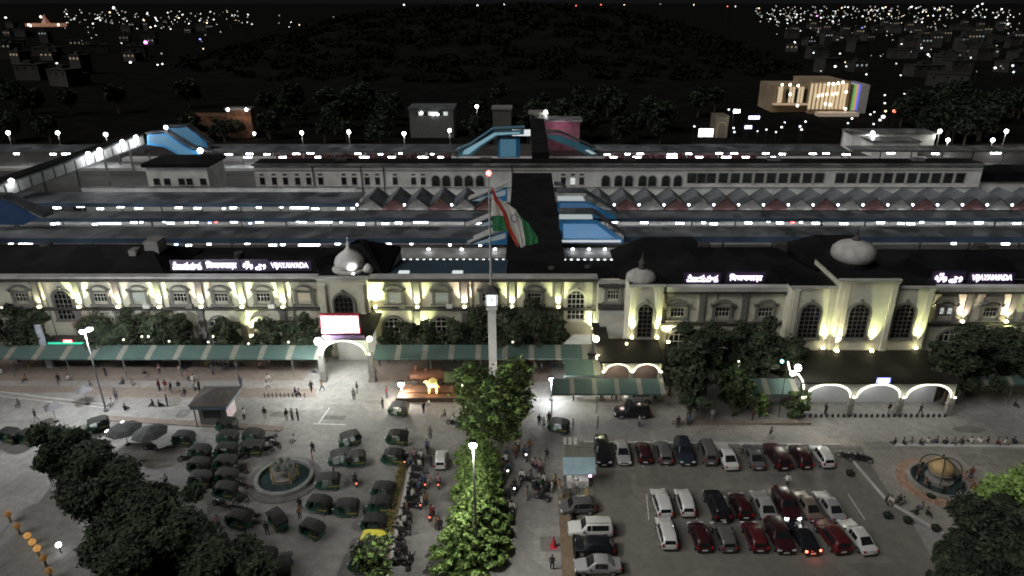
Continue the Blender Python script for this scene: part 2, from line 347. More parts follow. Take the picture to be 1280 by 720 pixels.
d=MB().lathe((tc+.4,YL+2.3,dz+.3),[(1.75,0),(2.05,.4),(2.1,.9),(1.85,1.5),(1.3,2.05),(.65,2.5),(.3,2.9),(.18,3.3)],32,ribs=16,ra=.025).build('dome',dome,LB,smooth=True)
f=MB().lathe((tc+.4,YL+2.3,dz+3.55),[(.24,0),(.32,.1),(.2,.25),(.1,.35),(.2,.48),(.08,.6),(.05,.9),(.12,1.0),(.02,1.3)],10).build('finial',dome,d)
MB().lathe((tx1-.2,YL+1.0,dz),[(.6,0),(.75,.4),(.5,.9),(.1,1.3)],12).build('corner_dome',dome,LB,smooth=True)
# roof of left wing
def hip(b,xa,xb,ya,yb,z0,zr,ins):
    yr=(ya+yb)/2
    b.add([(xa,ya,z0),(xb,ya,z0),(xb,yb,z0),(xa,yb,z0),(xa+ins,yr,zr),(xb-ins,yr,zr)],[(0,1,5,4),(1,2,5),(2,3,4,5),(3,0,4)])
r=MB(); zr0=ZT-.4
hip(r,-100,xl(205,12),YL+.62,YL+13,zr0,zr0+2.8,5); r.build('roof',blackroof,LB)
r=MB(); hip(r,xl(207,12),xl(400,12),YL+.62,YL+10,zr0,zr0+1.2,2.5); r.build('roof',blackroof,LB)
r=MB(); hip(r,xl(402,12),xl(480,12),YL+.62,YL+14,zr0,zr0+3.4,5); r.build('roof',blackroof,LB)
r=MB(); r.add([(xl(634,12),YL+.9,11.75),(RX1_,YL+.9,11.75),(RX1_,YL+12.5,9.9),(xl(634,12),YL+12.5,9.9)],[(0,1,2,3)]); r.build('roof',blackroof,LB)
MB().box(xl(160,12),xl(178,12),YL+5.5,YL+8,zr0+1,zr0+3.6).build('roof_tank',greyst,LB)
MB().box(xl(143,12),xl(152,12),YL+4.5,YL+6,zr0+.8,zr0+2.6).build('roof_tank',greyst,LB)
# recess bay between wings
RX0,RX1=xl(746),XX(788,84,10)
RC=E('link_building',(RX0,88,0),'dim recessed bay linking the two station wings behind the brown porch','building')
YR=88.0
MB().box(RX0,RX1,YR,YL+.85,0,ZC).build('wall',cream,RC)
MB().box(RX0,RX1-.01,YR-.5,YR+.5,ZC+.01,ZC+.5).build('cornice',dtrim,RC)
MB().box(RX0,RX1-.01,YR-.4,YR+.5,ZC+.502,ZT).build('parapet',pale,RC)
MB().box(RX0,RX1-.02,YR-.5,YR-.01,P(765,385,YR)[1],P(765,379,YR)[1]).build('beam',dtrim,RC)
win_upper(RC,XX(766,YR,9.5),YR,P(766,374,YR)[1],2.0,1.3)
MB().box(XX(748,YR,6),XX(780,YR,6),YR-1.8,YR-.01,P(765,412,YR)[1],P(765,386,YR)[1]-.1).build('balcony_box',pale,RC)
# ---------------- right building
YW=84.0; YH=82.0; YC=81.2
ZRT=P(900,358,YW)[1]; ZRC=P(900,366,YW)[1]; ZRM=P(900,402,YW)[1]
xr=lambda px,z=10,Y=YW: XX(px,Y,z)
RB=E('station_building',(30,YW,0),'right-hand cream station building with tall triple-arched central hall and grey ribbed domes','building')
wx0=xr(800); wx1=98
MB().box(wx0,wx1,YW,YW+16,0,ZRC).build('wall',cream,RB)
MB().box(wx0,wx1,YW-.5,YW+.4,ZRC+.01,ZRC+.4).build('cornice',dtrim,RB)
MB().box(wx0,wx1,YW-.62,YW+.5,ZRC+.402,ZRT+.1).build('parapet',pale,RB)
MB().box(wx0,wx1,YW-.42,YW-.01,ZRM-.3,ZRM).box(wx0,wx1,YW-.3,YW-.012,ZRM-.45,ZRM-.305).build('string_course',dtrim,RB)
RU=[847,903,957,1182,1238,1293]; RP=[877,930,983,1208,1264,1318]
for px in RU:
    win_upper(RB,xr(px,10),YW,P(px,396,YW)[1],2.3,1.25, None)
    win_arch(RB,xr(px,4),YW,.9,5.2,1.45,key=False)
MB().box(xr(1176),xr(1180),YW-.09,YW-.056,P(0,392,YW)[1],P(0,385,YW)[1]).box(xr(1185),xr(1190),YW-.09,YW-.056,P(0,392,YW)[1],P(0,385,YW)[1]).build('lit_pane',litglass,RB)
for px in RP:
    p=MB(); pil(p,xr(px,10),YW,ZRM+.02,ZRC-.28,.38); p.build('pilaster',greyst,RB)
    p=MB(); pil(p,xr(px,5),YW,0,ZRM-.74,.38); p.build('pilaster',greyst,RB)
# corner tower
YTW=82.5; ct0,ct1=XX(787,YTW,11),XX(828,YTW,11); ZTW=P(807,358,YTW)[1]
MB().box(ct0,ct1,YTW,YW+3,0,ZTW).build('tower_wall',cream,RB)
MB().box(ct0-.2,ct1+.2,YTW-.3,YTW+.15,ZTW+.002,ZTW+.25).build('tower_cornice',pale,RB); MB().box(ct0-.1,ct1+.1,YTW+.16,YW+3,ZTW+.003,ZTW+.15).build('tower_roof',blackroof,RB)
cc=(ct0+ct1)/2
win_arch(RB,cc,YTW,P(807,421,YTW)[1],P(807,388,YTW)[1],.95,nv=2,nh=7,frm=dtrim)
for s in(-1,1): p=MB(); pil(p,cc+s*1.62,YTW,4.2,ZTW-.3,.22,.18); p.build('pilaster',cream,RB)
mat('dim_frame',(.09,.085,.075),.7)
gd=mat('grey_dome_plaster',(.38,.37,.35),.8,var=.25,scale=.8)
d=MB().lathe((cc-.5,84.6,ZTW-.15),[(1.5,0),(1.9,.35),(1.95,.8),(1.5,1.3),(.85,1.65),(.5,1.8)],28,ribs=14,ra=.05).build('dome',gd,RB,smooth=True); MB().lathe((cc-.5,84.6,ZTW+1.66),[(.48,0),(.4,.7),(.5,.9),(.28,1.2),(.1,1.7),(.03,2.4)],14).build('finial',dtrim,d)
# central hall
hx0,hx1=XX(986,YH,10),XX(1163,YH,10); ZHT=P(1000,360,YH)[1]; kx0,kx1=XX(1046,YC,11),XX(1114,YC,11); ZKT=P(1080,351,YC)[1]
MB().box(hx0,hx1,YH,YW-.01,0,ZHT).build('hall_wall',cream,RB)
MB().box(kx0,kx1,YC,YH-.002,0,ZKT).box(kx0+.01,kx1-.01,YH,YW+6,ZHT+.32,ZKT-.002).build('hall_wall',cream,RB)
MB().box(hx0-.3,kx0-.02,YH-.3,YH+.1,ZHT+.01,ZHT+.28).build('hall_cornice',pale,RB); MB().box(kx1+.02,hx1+.3,YH-.3,YH+.1,ZHT+.01,ZHT+.28).build('hall_cornice',pale,RB); MB().box(hx0-.2,kx0-.03,YH+.11,YH+5,ZHT+.012,ZHT+.2).build('hall_roof',blackroof,RB); MB().box(kx1+.03,hx1+.2,YH+.11,YH+5,ZHT+.012,ZHT+.2).build('hall_roof',blackroof,RB)
MB().box(kx0-.4,kx1+.4,YC-.4,YC+.1,ZKT+.002,ZKT+.3).build('hall_cornice',pale,RB); MB().box(kx0-.3,kx1+.3,YC+.11,YW+6.3,ZKT+.003,ZKT+.2).build('hall_roof',blackroof,RB)
for px,Y in((1011,YH),(1071,YC),(1128,YH)):
    win_arch(RB,XX(px,Y,9),Y,P(px,422,Y)[1],P(px,391,Y)[1],1.28,nv=3,nh=7,frm=MC['dim_frame'])
pcx=[1034,1058,1090,1101]
for px,Y in((990,YH),(1036,YH),(1155,YH),(1051,YC),(1109,YC)):
    p=MB(); pil(p,XX(px,Y,9),Y,4.95,(ZHT if Y==YH else ZKT)-.3,.34,.2); p.build('pilaster',cream,RB)
dx=XX(1060,YW+4,ZKT); dY=YW+3
MB().lathe((dx,dY,ZKT+.45),[(2.7,-.3),(2.7,.0),(2.4,.05),(2.3,.3)],28).build('dome_base',blackroof,RB)
d=MB().lathe((dx,dY,ZKT+.65),[(2.2,0),(2.65,.4),(2.8,1.0),(2.65,1.7),(2.0,2.35),(1.05,2.7),(.5,2.9)],40,ribs=20,ra=.035).build('dome',gd,RB,smooth=True)
MB().lathe((dx,dY,ZKT+3.5),[(.5,0),(.6,.2),(.3,.5),(.15,.8),(.3,1.1),(.12,1.4),(.04,2.0)],12).build('finial',dtrim,d)
r=MB(); hip(r,xr(828,13),xr(1048,13),YW+.52,YW+16,ZRT-.4,ZRT+2.6,6); r.build('roof',blackroof,RB)
r=MB(); hip(r,xr(1118,13),98,YW+.52,YW+16,ZRT-.4,ZRT+2.2,6); r.build('roof',blackroof,RB)
r=MB(); hip(r,xr(1020,13),xr(1150,13),YW+7,YW+17,ZRT-.2,ZRT+3.2,4); r.build('roof',blackroof,RB)
r=MB(); hip(r,XX(830,88,13)-6,XX(840,88,13)+8,YW+5,YW+17,ZRT-1,ZRT+3.2,4); r.build('roof',blackroof,RB)
# ---------------- uplights
zu=ZM+.08
i=0
cols=[(GRN,150),(PINK,110)]
Lb='uplight below a pilaster of the left station wing, {} from the left'
for k,(px,c,en) in enumerate([(101,GRN,1000),(150,PINK,520),(201,GRN,1050),(253,PINK,520),(304,GRN,950),(355,GRN,950),(470,GRN,900),(522,GRN,560),(581,PINK,480),(640,GRN,520),(698,GRN,420),(52,WARM,200)]):
    uplight(xl(px,8),YL-.62,zu-.02,c,ZC+1,en*6.2,Lb.format(od(k+1)),lm=lampy)
Lg='uplight at the foot of the left wing wall, {} from the left'
for k,(px,c,en) in enumerate([(310,GRN,700),(460,GRN,1400),(524,GRN,500),(744,GRN,700)]):
    uplight(XX(px,YL-1.6,5),YL-(2.0 if px==460 else 1.0),3.0,c,10,en*6.0,Lg.format(od(k+1)),lean=1.0)
uplight(XX(744,85,6),87.2,P(744,413,87)[1],GRN,10,1500,'uplight on the brown porch edge beside the link building')
for k,(px) in enumerate((789.5,821)): uplight(XX(px,81.8,6),81.85,6.35,GRN,13,4200,'uplight at the {} foot of the narrow domed corner tower'.format(['left','right'][k]),lean=.7,size=56)
uplight(XX(835,83,5),83.0,5.1,WARM,10,2000,'uplight between the corner tower and the leafy trees')
for k,(px,Y,en) in enumerate(((1028,YH,1),(1045.5,YC,1.2),(1089,YC,1.1),(1101,YH,1),(1144,YH,1))):
    uplight(XX(px,Y-.6,5),Y-.62,5.05,WARM if k%2 else GRN,13.5,4600*en,'uplight at the foot of the tall hall wall, {} from the left'.format(od(k+1)),lean=.6,size=54)
for k,(px,c) in enumerate(((1156,WARM),(1207,PINK),(1262,PINK))):
    uplight(XX(px,YW-.6,10),YW-.6,ZRM+.03,c,ZRC+1,2300,'uplight on the ledge right of the hall, {} from the left'.format(od(k+1)))
uplight(XX(1249,YW-1.5,3),YW-1.6,3.3,GRN,9,3000,'uplight low on the wall behind the far right trees')
# ---------------- porch left (arched entrance with LED screen)
def archporch(name,label,xs,Yf,Yb,ztop,zarch,legw,roofm,zroof,wallm,stripz,legs=True,par=None):
    e=E(name,(xs[0],Yf,0),label,'porch')
    for i in range(len(xs)-1):
        a,bx=xs[i],xs[i+1]; n=14; hw=(bx-a)/2-legw; cx=(a+bx)/2
        # spandrel: rectangle with arch cut out
        k=(ztop-.25-zarch)/hw
        pts=[(cx-hw*math.cos(PI*j/n),zarch+k*hw*math.sin(PI*j/n)) for j in range(n+1)]
        sp=MB()
        for j in range(n):
            (xa,za),(xb,zb)=pts[j],pts[j+1]; sp.prism([(xa,za),(xb,zb),(xb,ztop),(xa,ztop)],Yf,Yf+.4)
        sp.prism([(a,zarch),(a+legw,zarch),(a+legw,ztop),(a,ztop)],Yf,Yf+.4); sp.prism([(bx-legw,zarch),(bx,zarch),(bx,ztop),(bx-legw,ztop)],Yf,Yf+.4)
        sp.build('arch_wall',wallm,e)
        st=MB(); t=stripz
        for j in range(n):
            (xa,za),(xb,zb)=pts[j],pts[j+1]; ta=t*(.25+.75*abs(j/n*2-1)**2); tb=t*(.25+.75*abs((j+1)/n*2-1)**2); st.prism([(xa,za-.02),(xb,zb-.02),(xb,zb+tb),(xa,za+ta)],Yf-.12,Yf-.01)
        st.build('light_strip',MC['arch_strip'],e)
    for i,a in enumerate(xs):
        lz=zarch+.15; q_=MB().cbox(a,Yf-.22,lz,.3,.2,.2).build('springing_fill',MC['arch_strip'],e); point(q_,(a,Yf-.75,lz+.15),26,(1,.95,.68),.12)  # small fixture and point added to brighten the arch wall
        c=MB(); c.box(a-legw*.8,a+legw*.8,Yf+.05,Yf+.65,0,zarch-.01); c.box(a-legw*1.1,a+legw*1.1,Yf-.02,Yf+.72,0,.5); c.box(a-legw*1.05,a+legw*1.05,Yf,Yf+.7,1.5,1.65)
        c.build('column',greyst,e)
    rf=MB(); xa,xb=xs[0]-.5,xs[-1]+.5
    rf.add([(xa,Yf-.35,ztop+.02),(xb,Yf-.35,ztop+.02),(xb,Yb,zroof),(xa,Yb,zroof),(xa,Yf-.35,ztop+.22),(xb,Yf-.35,ztop+.22),(xb,Yb,zroof+.2),(xa,Yb,zroof+.2)],
      [(0,3,2,1),(4,5,6,7),(0,1,5,4),(1,2,6,5),(2,3,7,6),(3,0,4,7)]); rf.build('roof',roofm,e)
    return e
emis('arch_strip',(1,.95,.68),2.6)
Yp=81.4
pz=P(430,424,Yp)[1]
ep=archporch('entrance_porch','arched station entrance porch with glowing white arch under the bright screen',[XX(400,Yp,4),XX(462,Yp,4)],Yp,YT,pz,P(430,443,Yp)[1],.45,brownroof,pz+.25,pale,.42)
MB().box(XX(405,Yp,4),XX(458,Yp,4),YT-1.0,YT-.9,0,pz-.4).build('back_wall',pale,ep)
point(ep,(XX(432,Yp,4),Yp+2.5,4.2),800,(1,.98,.9),.3)
# LED screen
sx0,sx1=XX(400.5,Yp,9),XX(449.5,Yp,9); sz0,sz1=P(425,417,Yp)[1],P(425,392.5,Yp)[1]
scn=E('led_screen',(sx0,Yp+.2,pz+.3),'large overexposed white video screen with thin red frame above the entrance arch','screen')
MB().box(sx0,sx1,Yp-.1,Yp+.3,sz0,sz1).build('frame',mat('red_frame',(.35,.03,.05),.5),scn)
o=MB().box(sx0+.22,sx1-.12,Yp-.16,Yp-.105,sz0+.2,sz1-.25).build('display',emis('screen_glow',(1,.93,.97),2.6),scn)
lg=MB()
for fx in(.15,.5,.85): xx=sx0+(sx1-sx0)*fx; lg.box(xx-.08,xx+.08,Yp+.1,Yp+.28,pz+.24,sz0-.01)
lg.build('support',dmetal,scn)
MB().box(sx0,sx1+.5,Yp-.3,Yp-.1,P(0,424,Yp)[1],P(0,418,Yp)[1]).build('name_board',mat('purple_board',(.07,.04,.09),.6),scn)
# right arcade porch
Ya=73.2; az=P(1100,478.5,Ya)[1]
xs=[XX(p,Ya,3.5) for p in (1004,1068,1130,1194)]
ap=archporch('arcade_porch','wide entrance arcade of three glowing arches with dark flat roof on the right',xs,Ya,YC-.02,az,P(1100,497,Ya)[1],.42,brownroof,4.9,pale,.55)
MB().box(xs[0]+.2,xs[-1]-.2,Ya+3.2,Ya+3.4,0,az-.5).build('back_wall',mat('arcade_wall',(.40,.41,.42),.8,var=.06),ap)
for i in range(3): point(ap,((xs[i]+xs[i+1])/2,Ya+1.4,3.4),230,(1,.99,.95),.35)
bl=MB()
for k in range(26): 
    xx=xs[0]+.6+k*(xs[-1]-xs[0]-1.2)/25; bl.lathe((xx,Ya-.2,0),[(.14,0),(.16,.3),(.1,.45),(.02,.5)],8)
bl.build('bollard_row',dmetal,ap)
sg=E('lit_sign',(XX(1101,Ya,5),Ya,az),'small white and blue lit box sign on the arcade roof edge','sign')
MB().box(XX(1093,Ya,5),XX(1109.5,Ya,5),Ya-.55,Ya-.4,az+.25,az+.95).build('frame',emis('sign_blue',(.2,.25,1),1.6),sg)
MB().box(XX(1095,Ya,5),XX(1107,Ya,5),Ya-.62,Ya-.56,az+.32,az+.88).build('panel',emis('sign_white',(.95,.97,1),3),sg)
MB().box(XX(1100,Ya,5),XX(1102,Ya,5),Ya-.4,Ya-.3,az+.2,az+.5).build('bracket',dmetal,sg)
s2=tag(MB().box(XX(1034,Ya,3),XX(1042,Ya,3),Ya+2.9,Ya+3.05,2.9,3.6).build('notice_light',emis('notice',(1,1,.7),2)),'small lit yellowish notice hanging inside the leftmost arcade arch','sign')
# centre brown porch
Yb=76.6; bz=P(790,453,Yb)[1]
bp=archporch('brown_porch','small two-arched porch with brown roof and glowing arches at the corner tower',[XX(p,Yb,4.5) for p in(754,790,826)],Yb,YTW-.05,bz,P(790,465,Yb)[1],.3,brownroof,bz+.12,cream,.30)
rf=MB(); xa,xb=XX(747,Yb,6),XX(829,Yb,6)
rf.add([(xa,Yb-.3,bz+.24),(xb,Yb-.3,bz+.24),(xb-.3,YTW-.1,bz+.4),(xa+.2,87.5,6.1),(xb-6.2,87.5,6.1),(xb-6.2,YTW,bz+.4)],[(0,1,2,5,4,3)])
rf.build('rear_roof',brownroof,bp)
point(bp,(XX(772,Yb,4),Yb+1.2,3.8),120,(1,.8,.7),.2); point(bp,(XX(808,Yb,4),Yb+1.2,3.8),120,(1,.8,.7),.2)
MB().box(XX(755,Yb,3),XX(826,Yb,3),Yb+2.6,Yb+2.8,0,4.2).build('back_wall',redp,bp)
# ---------------- name signs on the roofs
lm=emis('letter_glow',(.93,.80,1),2.2); lm2=emis('letter_glow_cyan',(.5,.95,1),2.6)
halo_board=emis('sign_halo_backing',(.40,.20,.75),.010); halo_board.node_tree.nodes['Principled BSDF'].inputs['Base Color'].default_value=(.02,.012,.03,1)  # purple halo of the letters put into the panel as colour and faint emission
def roofsign(txt,pxa,pxb,pya,pyb,Y,label,mt=lm,sp=1.0):
    xa,zb=P(pxa,pyb,Y); xb,_=P(pxb,pyb,Y); zt=P(pxa,pya,Y)[1]
    e=E('roof_sign',((xa+xb)/2,Y,zb-.4),label,'sign','glowing name signs standing on the station roof')
    cu=bpy.data.curves.new('txt','FONT'); cu.body=txt; cu.size=1; cu.extrude=.03; cu.offset=.012; cu.space_character=sp
    to=bpy.data.objects.new('txt',cu); COL.objects.link(to); bpy.context.view_layer.update()
    me=bpy.data.meshes.new_from_object(to.evaluated_get(bpy.context.evaluated_depsgraph_get())); bpy.data.objects.remove(to)
    n=len(me.vertices); co=np.empty(n*3); me.vertices.foreach_get('co',co); co=co.reshape(-1,3)
    mn,mxx=co.min(0),co.max(0)
    out=np.empty_like(co); out[:,0]=xa+(co[:,0]-mn[0])/(mxx[0]-mn[0])*(xb-xa)-e.location.x
    out[:,2]=zb+(co[:,1]-mn[1])/(mxx[1]-mn[1])*(zt-zb)-e.location.z; out[:,1]=co[:,2]*2-.12
    me.vertices.foreach_set('co',out.ravel()); me.materials.clear(); me.materials.append(mt)
    o=bpy.data.objects.new('lettering',me); COL.objects.link(o); o.parent=e
    MB().box(xa-.4,xb+.4,Y,Y+.08,zb-.25,zt+.25).build('halo_backing',halo_board,e)
    f=MB()
    f.box(xa,xb,Y+.1,Y+.19,zb+.2,zb+.3)
    for k in range(4): xx=xa+(xb-xa)*k/3; f.box(xx-.05,xx+.05,Y+.09,Y+.2,zb-1.2,zt+.2)
    f.build('frame',dmetal,e); return e
tel='\u0c35\u0c3f\u0c1c\u0c2f\u0c35\u0c3e\u0c21'; hin='\u093f\u0935\u091c\u092f\u0935\u093e\u0921\u093c\u093e'; urd='\ufba6\ufb8c\ufe8d\ufeed \ufbaf\ufe9f\ufeed'
roofsign(tel,217,253,327,336.5,YL+1.1,'glowing lavender Telugu name sign, leftmost on the left station roof')
roofsign(hin,259,297,326,336.5,YL+1.1,'glowing lavender Hindi name sign, second on the left station roof')
roofsign(urd,305,333,326,337,YL+1.1,'glowing lavender Urdu name sign on the left station roof')
roofsign('VIJAYAWADA',340,386,328,336.5,YL+1.1,'glowing lavender English name sign on the left roof beside the white dome')
roofsign(tel,858,897,343,352,YW+1.1,'glowing lavender Telugu name sign on the right roof near the corner tower')
roofsign(hin,911,952,342,352,YW+1.1,'glowing lavender Hindi name sign on the right roof left of the large dome')
roofsign(urd,1167,1201,341,353,YW+1.1,'glowing lavender Urdu name sign on the roof right of the large dome')
roofsign('VIJAYAWADA',1213,1263,343,352,YW+1.1,'glowing lavender English name sign at the far right of the roof')
# ---------------- striped awnings
teal=mat('teal_awning',(.060,.098,.088),.7,var=.12,scale=.3); stripe=mat('cream_awning_stripe',(.20,.195,.165),.7,var=.1)
def awning(label,pa,pb,yf,yb,zf,zb,n,lean=.28):
    e=E('striped_canopy',(*G(pa,yf,zf),0),label,'canopy')
    xf0,Yf=G(pa,yf,zf); xf1,_=G(pb,yf,zf); _,Yk=G(pa,yb,zb); xk0=XX(pa,Yf,zf); 
    w=(xf1-xf0)/n; 
    for k in range(n):
        a=xf0+k*w; bnd=a+w*.80; c=a+w
        for (nm,mt_,u,v) in (('roof',teal,a,bnd),('stripe',stripe,bnd,c)):
            MB().add([(u,Yf,zf),(v,Yf,zf),(v,Yk,zb),(u,Yk,zb),(u,Yf,zf-.25),(v,Yf,zf-.25)],[(0,1,2,3),(4,5,1,0)]).build(nm,mt_,e)
    for k in range(0,n+1,2):
        a=min(xf0+k*w,xf1-.1)
        MB().tube((a,Yf+.15,0),(a,Yf+.15,zf-.05),.07,n=6).build('post',metal,e)
    fr=MB(); fr.box(xf0,xf1,Yf+.08,Yf+.18,zf-.22,zf-.08); fr.box(xf0,xf1,Yk-.1,Yk,zb-.15,zb-.03); fr.build('beam',metal,e)
    return e
awning('long teal canopy with cream stripes left of the entrance arch',-60,399,448,431.5,3,3.8,13)
awning('teal striped canopy between the entrance arch and the brown porch',466,735,448,431,3,3.8,8)
awning('teal striped canopy in front of the brown porch behind the parked vans',690,832,492,473,3,3.9,5)
awning('short green canopy end under the yellow lamps',706,752,469,449,3,3.9,1)
awning('pale teal canopy between the round bush and the string lights',928,1000,493,473,3,3.9,2)
awning('dim teal canopy at the far right behind the dark trees',1205,1300,480,470,3,3.6,3)

e=E('dome_floodlight',(tc+1.5,YL-.4,ZT+.25),'small white floodlight at the foot of the white onion dome','floodlight'); MB().cbox(tc+1.5,YL-.4,ZT+.33,.3,.3,.2).build('housing',dmetal,e); MB().cbox(tc+1.5,YL-.4,ZT+.5,.26,.26,.12).build('lens',lampw,e); spot(e,(tc+1.5,YL-.4,ZT+.62),(tc+.4,YL+2.3,ZT+2.0),520,(1,1,.97),80,1,.05)

# clutter: air conditioners, drain pipes, tanks
for k,px in enumerate((36,184,237,340,503,562,620)): x=xl(px,8); MB().box(x-.45,x+.45,YL-.55,YL-.05,P(px,381,YL)[1]-.35,P(px,381,YL)[1]+.25).build('air_conditioner',whitep if k%2 else greyst,LB)
for k,px in enumerate((914,968,1193)): x=xr(px,9); MB().box(x-.45,x+.45,YW-.55,YW-.05,P(px,400,YW)[1]-.3,P(px,400,YW)[1]+.3).build('air_conditioner',whitep if k%2 else greyst,RB)
for px in(60,213,366,590,703): x=xl(px,8); MB().tube((x,YL-.12,0),(x,YL-.12,ZC-.1),.07,n=6).build('drain_pipe',greyst,LB)
for px in(893,1222): x=xr(px,8); MB().tube((x,YW-.12,0),(x,YW-.12,ZRC-.1),.07,n=6).build('drain_pipe',greyst,RB)
for (px,dy,r_,par,Y0,z0_) in ((60,7,.9,LB,YL,zr0+1.6),(300,5,.7,LB,YL,zr0+.9),(690,6,.6,LB,YL,zr0-1.8),(735,7,.6,LB,YL,zr0-2)):
    x=XX(px,Y0+dy,z0_); MB().lathe((x,Y0+dy,z0_-.2),[(r_,0),(r_,1.3),(r_*.8,1.5),(.2,1.6)],14).build('water_tank',dtrim if px%40 else greyst,par)
for (px,dy,zz_) in ((880,9,2.0),(975,9,2.1),(1225,9,1.9)):
    x=XX(px,YW+dy,ZRT+zz_); MB().box(x-.8,x+.8,YW+dy-.6,YW+dy+.6,ZRT+.8,ZRT+zz_+.9).build('roof_vent',dtrim,RB)
MB().tube((xl(210,12),YL+1.6,zr0+.55),(xl(395,12),YL+1.6,zr0+.55),.06,n=5).build('roof_pipe',metal,LB)
MB().tube((xr(1120,13),YW+1.6,ZRT+.35),(97,YW+1.6,ZRT+.35),.06,n=5).build('roof_pipe',metal,RB)
# ================================================================ rail yard
def lampthing(x,y,z,w,d,m,label,group,kind='tube_light'):
    e=E(kind,(x,y,z),label,'lamp',group)
    MB().box(x-w/2-.05,x+w/2+.05,y-d/2-.03,y+d/2+.03,z+.12,z+.22).tube((x,y,z+.2),(x,y,z+.55),.03,n=5).build('housing',metal,e)
    MB().box(x-w/2,x+w/2,y-d/2,y+d/2,z-.22,z+.11).build('tube',m,e); return e
def shed(label,pyf,pyfb,pyb,xa,xb,z,roofm,fasciam,lamps,lname,slab=True,gap=9):
    lampt=lampf if pyf<200 else MC['tube_lamp']
    """platform shed whose front fascia bottom is at image row pyf"""
    Yf=(H-z)/tang(pyf); fz=H-Yf*tang(pyfb)-z; Yb=(H-z-.9)/tang(pyb)
    XA,XB=XX(xa,Yf,z),XX(xb,Yf,z)
    e=E('platform_shed',((XA+XB)/2,Yf,0),label,'platform shed','parallel platform sheds across the rail yard')
    MB().add([(XA,Yf,z+fz),(XB,Yf,z+fz),(XB,Yb,z+.9),(XA,Yb,z+.9),(XA,Yf+.1,z+fz-.15),(XB,Yf+.1,z+fz-.15),(XB,Yb-.1,z+.75),(XA,Yb-.1,z+.75)],
       [(0,1,2,3),(7,6,5,4),(0,4,5,1),(1,5,6,2),(2,6,7,3),(3,7,4,0)]).build('roof',roofm,e)
    MB().box(XA,XB,Yf-.12,Yf-.01,z,z+fz+.05).build('fascia',fasciam,e)
    if slab: MB().box(XA,XB,Yf-.3,Yb+.3,.02,.9).build('platform',concrete,e)
    n=int((XB-XA)/gap)
    for k in range(min(n+1,40)):
        x=XA+.5+k*(XB-XA-1)/max(1,n)
        MB().box(x-.13,x+.13,(Yf+Yb)/2-.6,(Yf+Yb)/2-.3,.9,z+.5).tube((x,(Yf+Yb)/2-.5,z-.4),(x,Yf+.3,z+.15),.07,n=5).build('column',metal,e)
    for k,l in enumerate(lamps):
        px,w=l[0],l[1]; m=l[2] if len(l)>2 else lampt
        y=Yf+.5; x=XX(px,y,z-.3); s=(y*math.cos(PITCH)+H*math.sin(PITCH)-5*.38)/F
        jz=random.uniform(-.22,.12)
        lampthing(x,y+random.uniform(0,1.2),z-.45+jz,w*s,.3,m,'{} under the {}, {} from the left'.format('red signal lamp' if m is lampr else 'blue lamp' if m is lampb else 'white tube light',lname,od(k+1)),'tube lights under the platform sheds')
    return e,Yf,Yb
# bands (front to back)
A,YA,YA2=shed('dark platform shed with narrow blue edge nearest the station roofs',304,298,283,-140,640,5,greyroof,bluefascia,
  [(8,6),(27,16),(50,4,lampr),(58,5),(201,5),(217,4,lampb),(235,6),(258,4),(307,6),(340,9),(352,5),(385,26),(420,6),(485,6),(513,3),(562,3),(600,3)],'nearest blue-edged shed')
A2,_,_=shed('dark platform shed with blue edge right of the covered bridge',303,296,283,780,1420,5,greyroof,bluefascia,[(1195,5),(1260,9)],'right-hand nearest shed')
Bs,YB,YB2=shed('second blue-edged platform shed left of the covered bridge',277,273,264,-160,640,5,greyroof,bluefascia,
  [(65,6),(70,3),(118,5),(136,26),(165,7),(174,3),(202,3),(212,8),(233,3),(241,8),(259,3,lampb),(268,3,lampr),(290,8),(311,3,lampb),(322,9),(375,12),(403,20),(425,2),(451,8),(481,8),(497,8),(521,9),(529,10),(600,9)],'second shed left of the bridge')
B2,_,_=shed('second blue-edged platform shed right of the covered bridge',277,273,264,700,1420,5,greyroof,bluefascia,
  [(768,9),(806,9),(850,10),(880,4),(893,9),(936,8),(963,3),(976,8),(993,4,lampr),(1003,3),(1020,8),(1056,9),(1102,9),(1127,7),(1140,9),(1155,4),(1190,10),(1226,10),(1272,9)],'second shed right of the bridge')
C1,YCf,YCb=shed('third platform shed with skylights in front of the grey railway block',258.5,254,240,-120,446,5,greyroof,bluefascia,
  [(70,9),(97,9),(123,7),(147,8),(172,9),(220,8),(245,8),(278,3),(291,8),(322,5),(350,3),(372,22),(394,8),(425,8),(440,3)],'third shed')
# sloping skylights on third shed
for k,px in enumerate((75,163,211,253,310,350,397)):
    x,_y=G(px,246,5.6); e=tag(MB().add([(x-1.2,_y-2,5.55),(x-.2,_y-2,5.55),(x+1.3,_y+2.5,5.95),(x+.3,_y+2.5,5.95)],[(0,1,2,3)]).build('skylight',lightroof),'slanting pale skylight strip on the third platform shed, {} from the left'.format(od(k+1)),'skylight','skylights on the third shed')
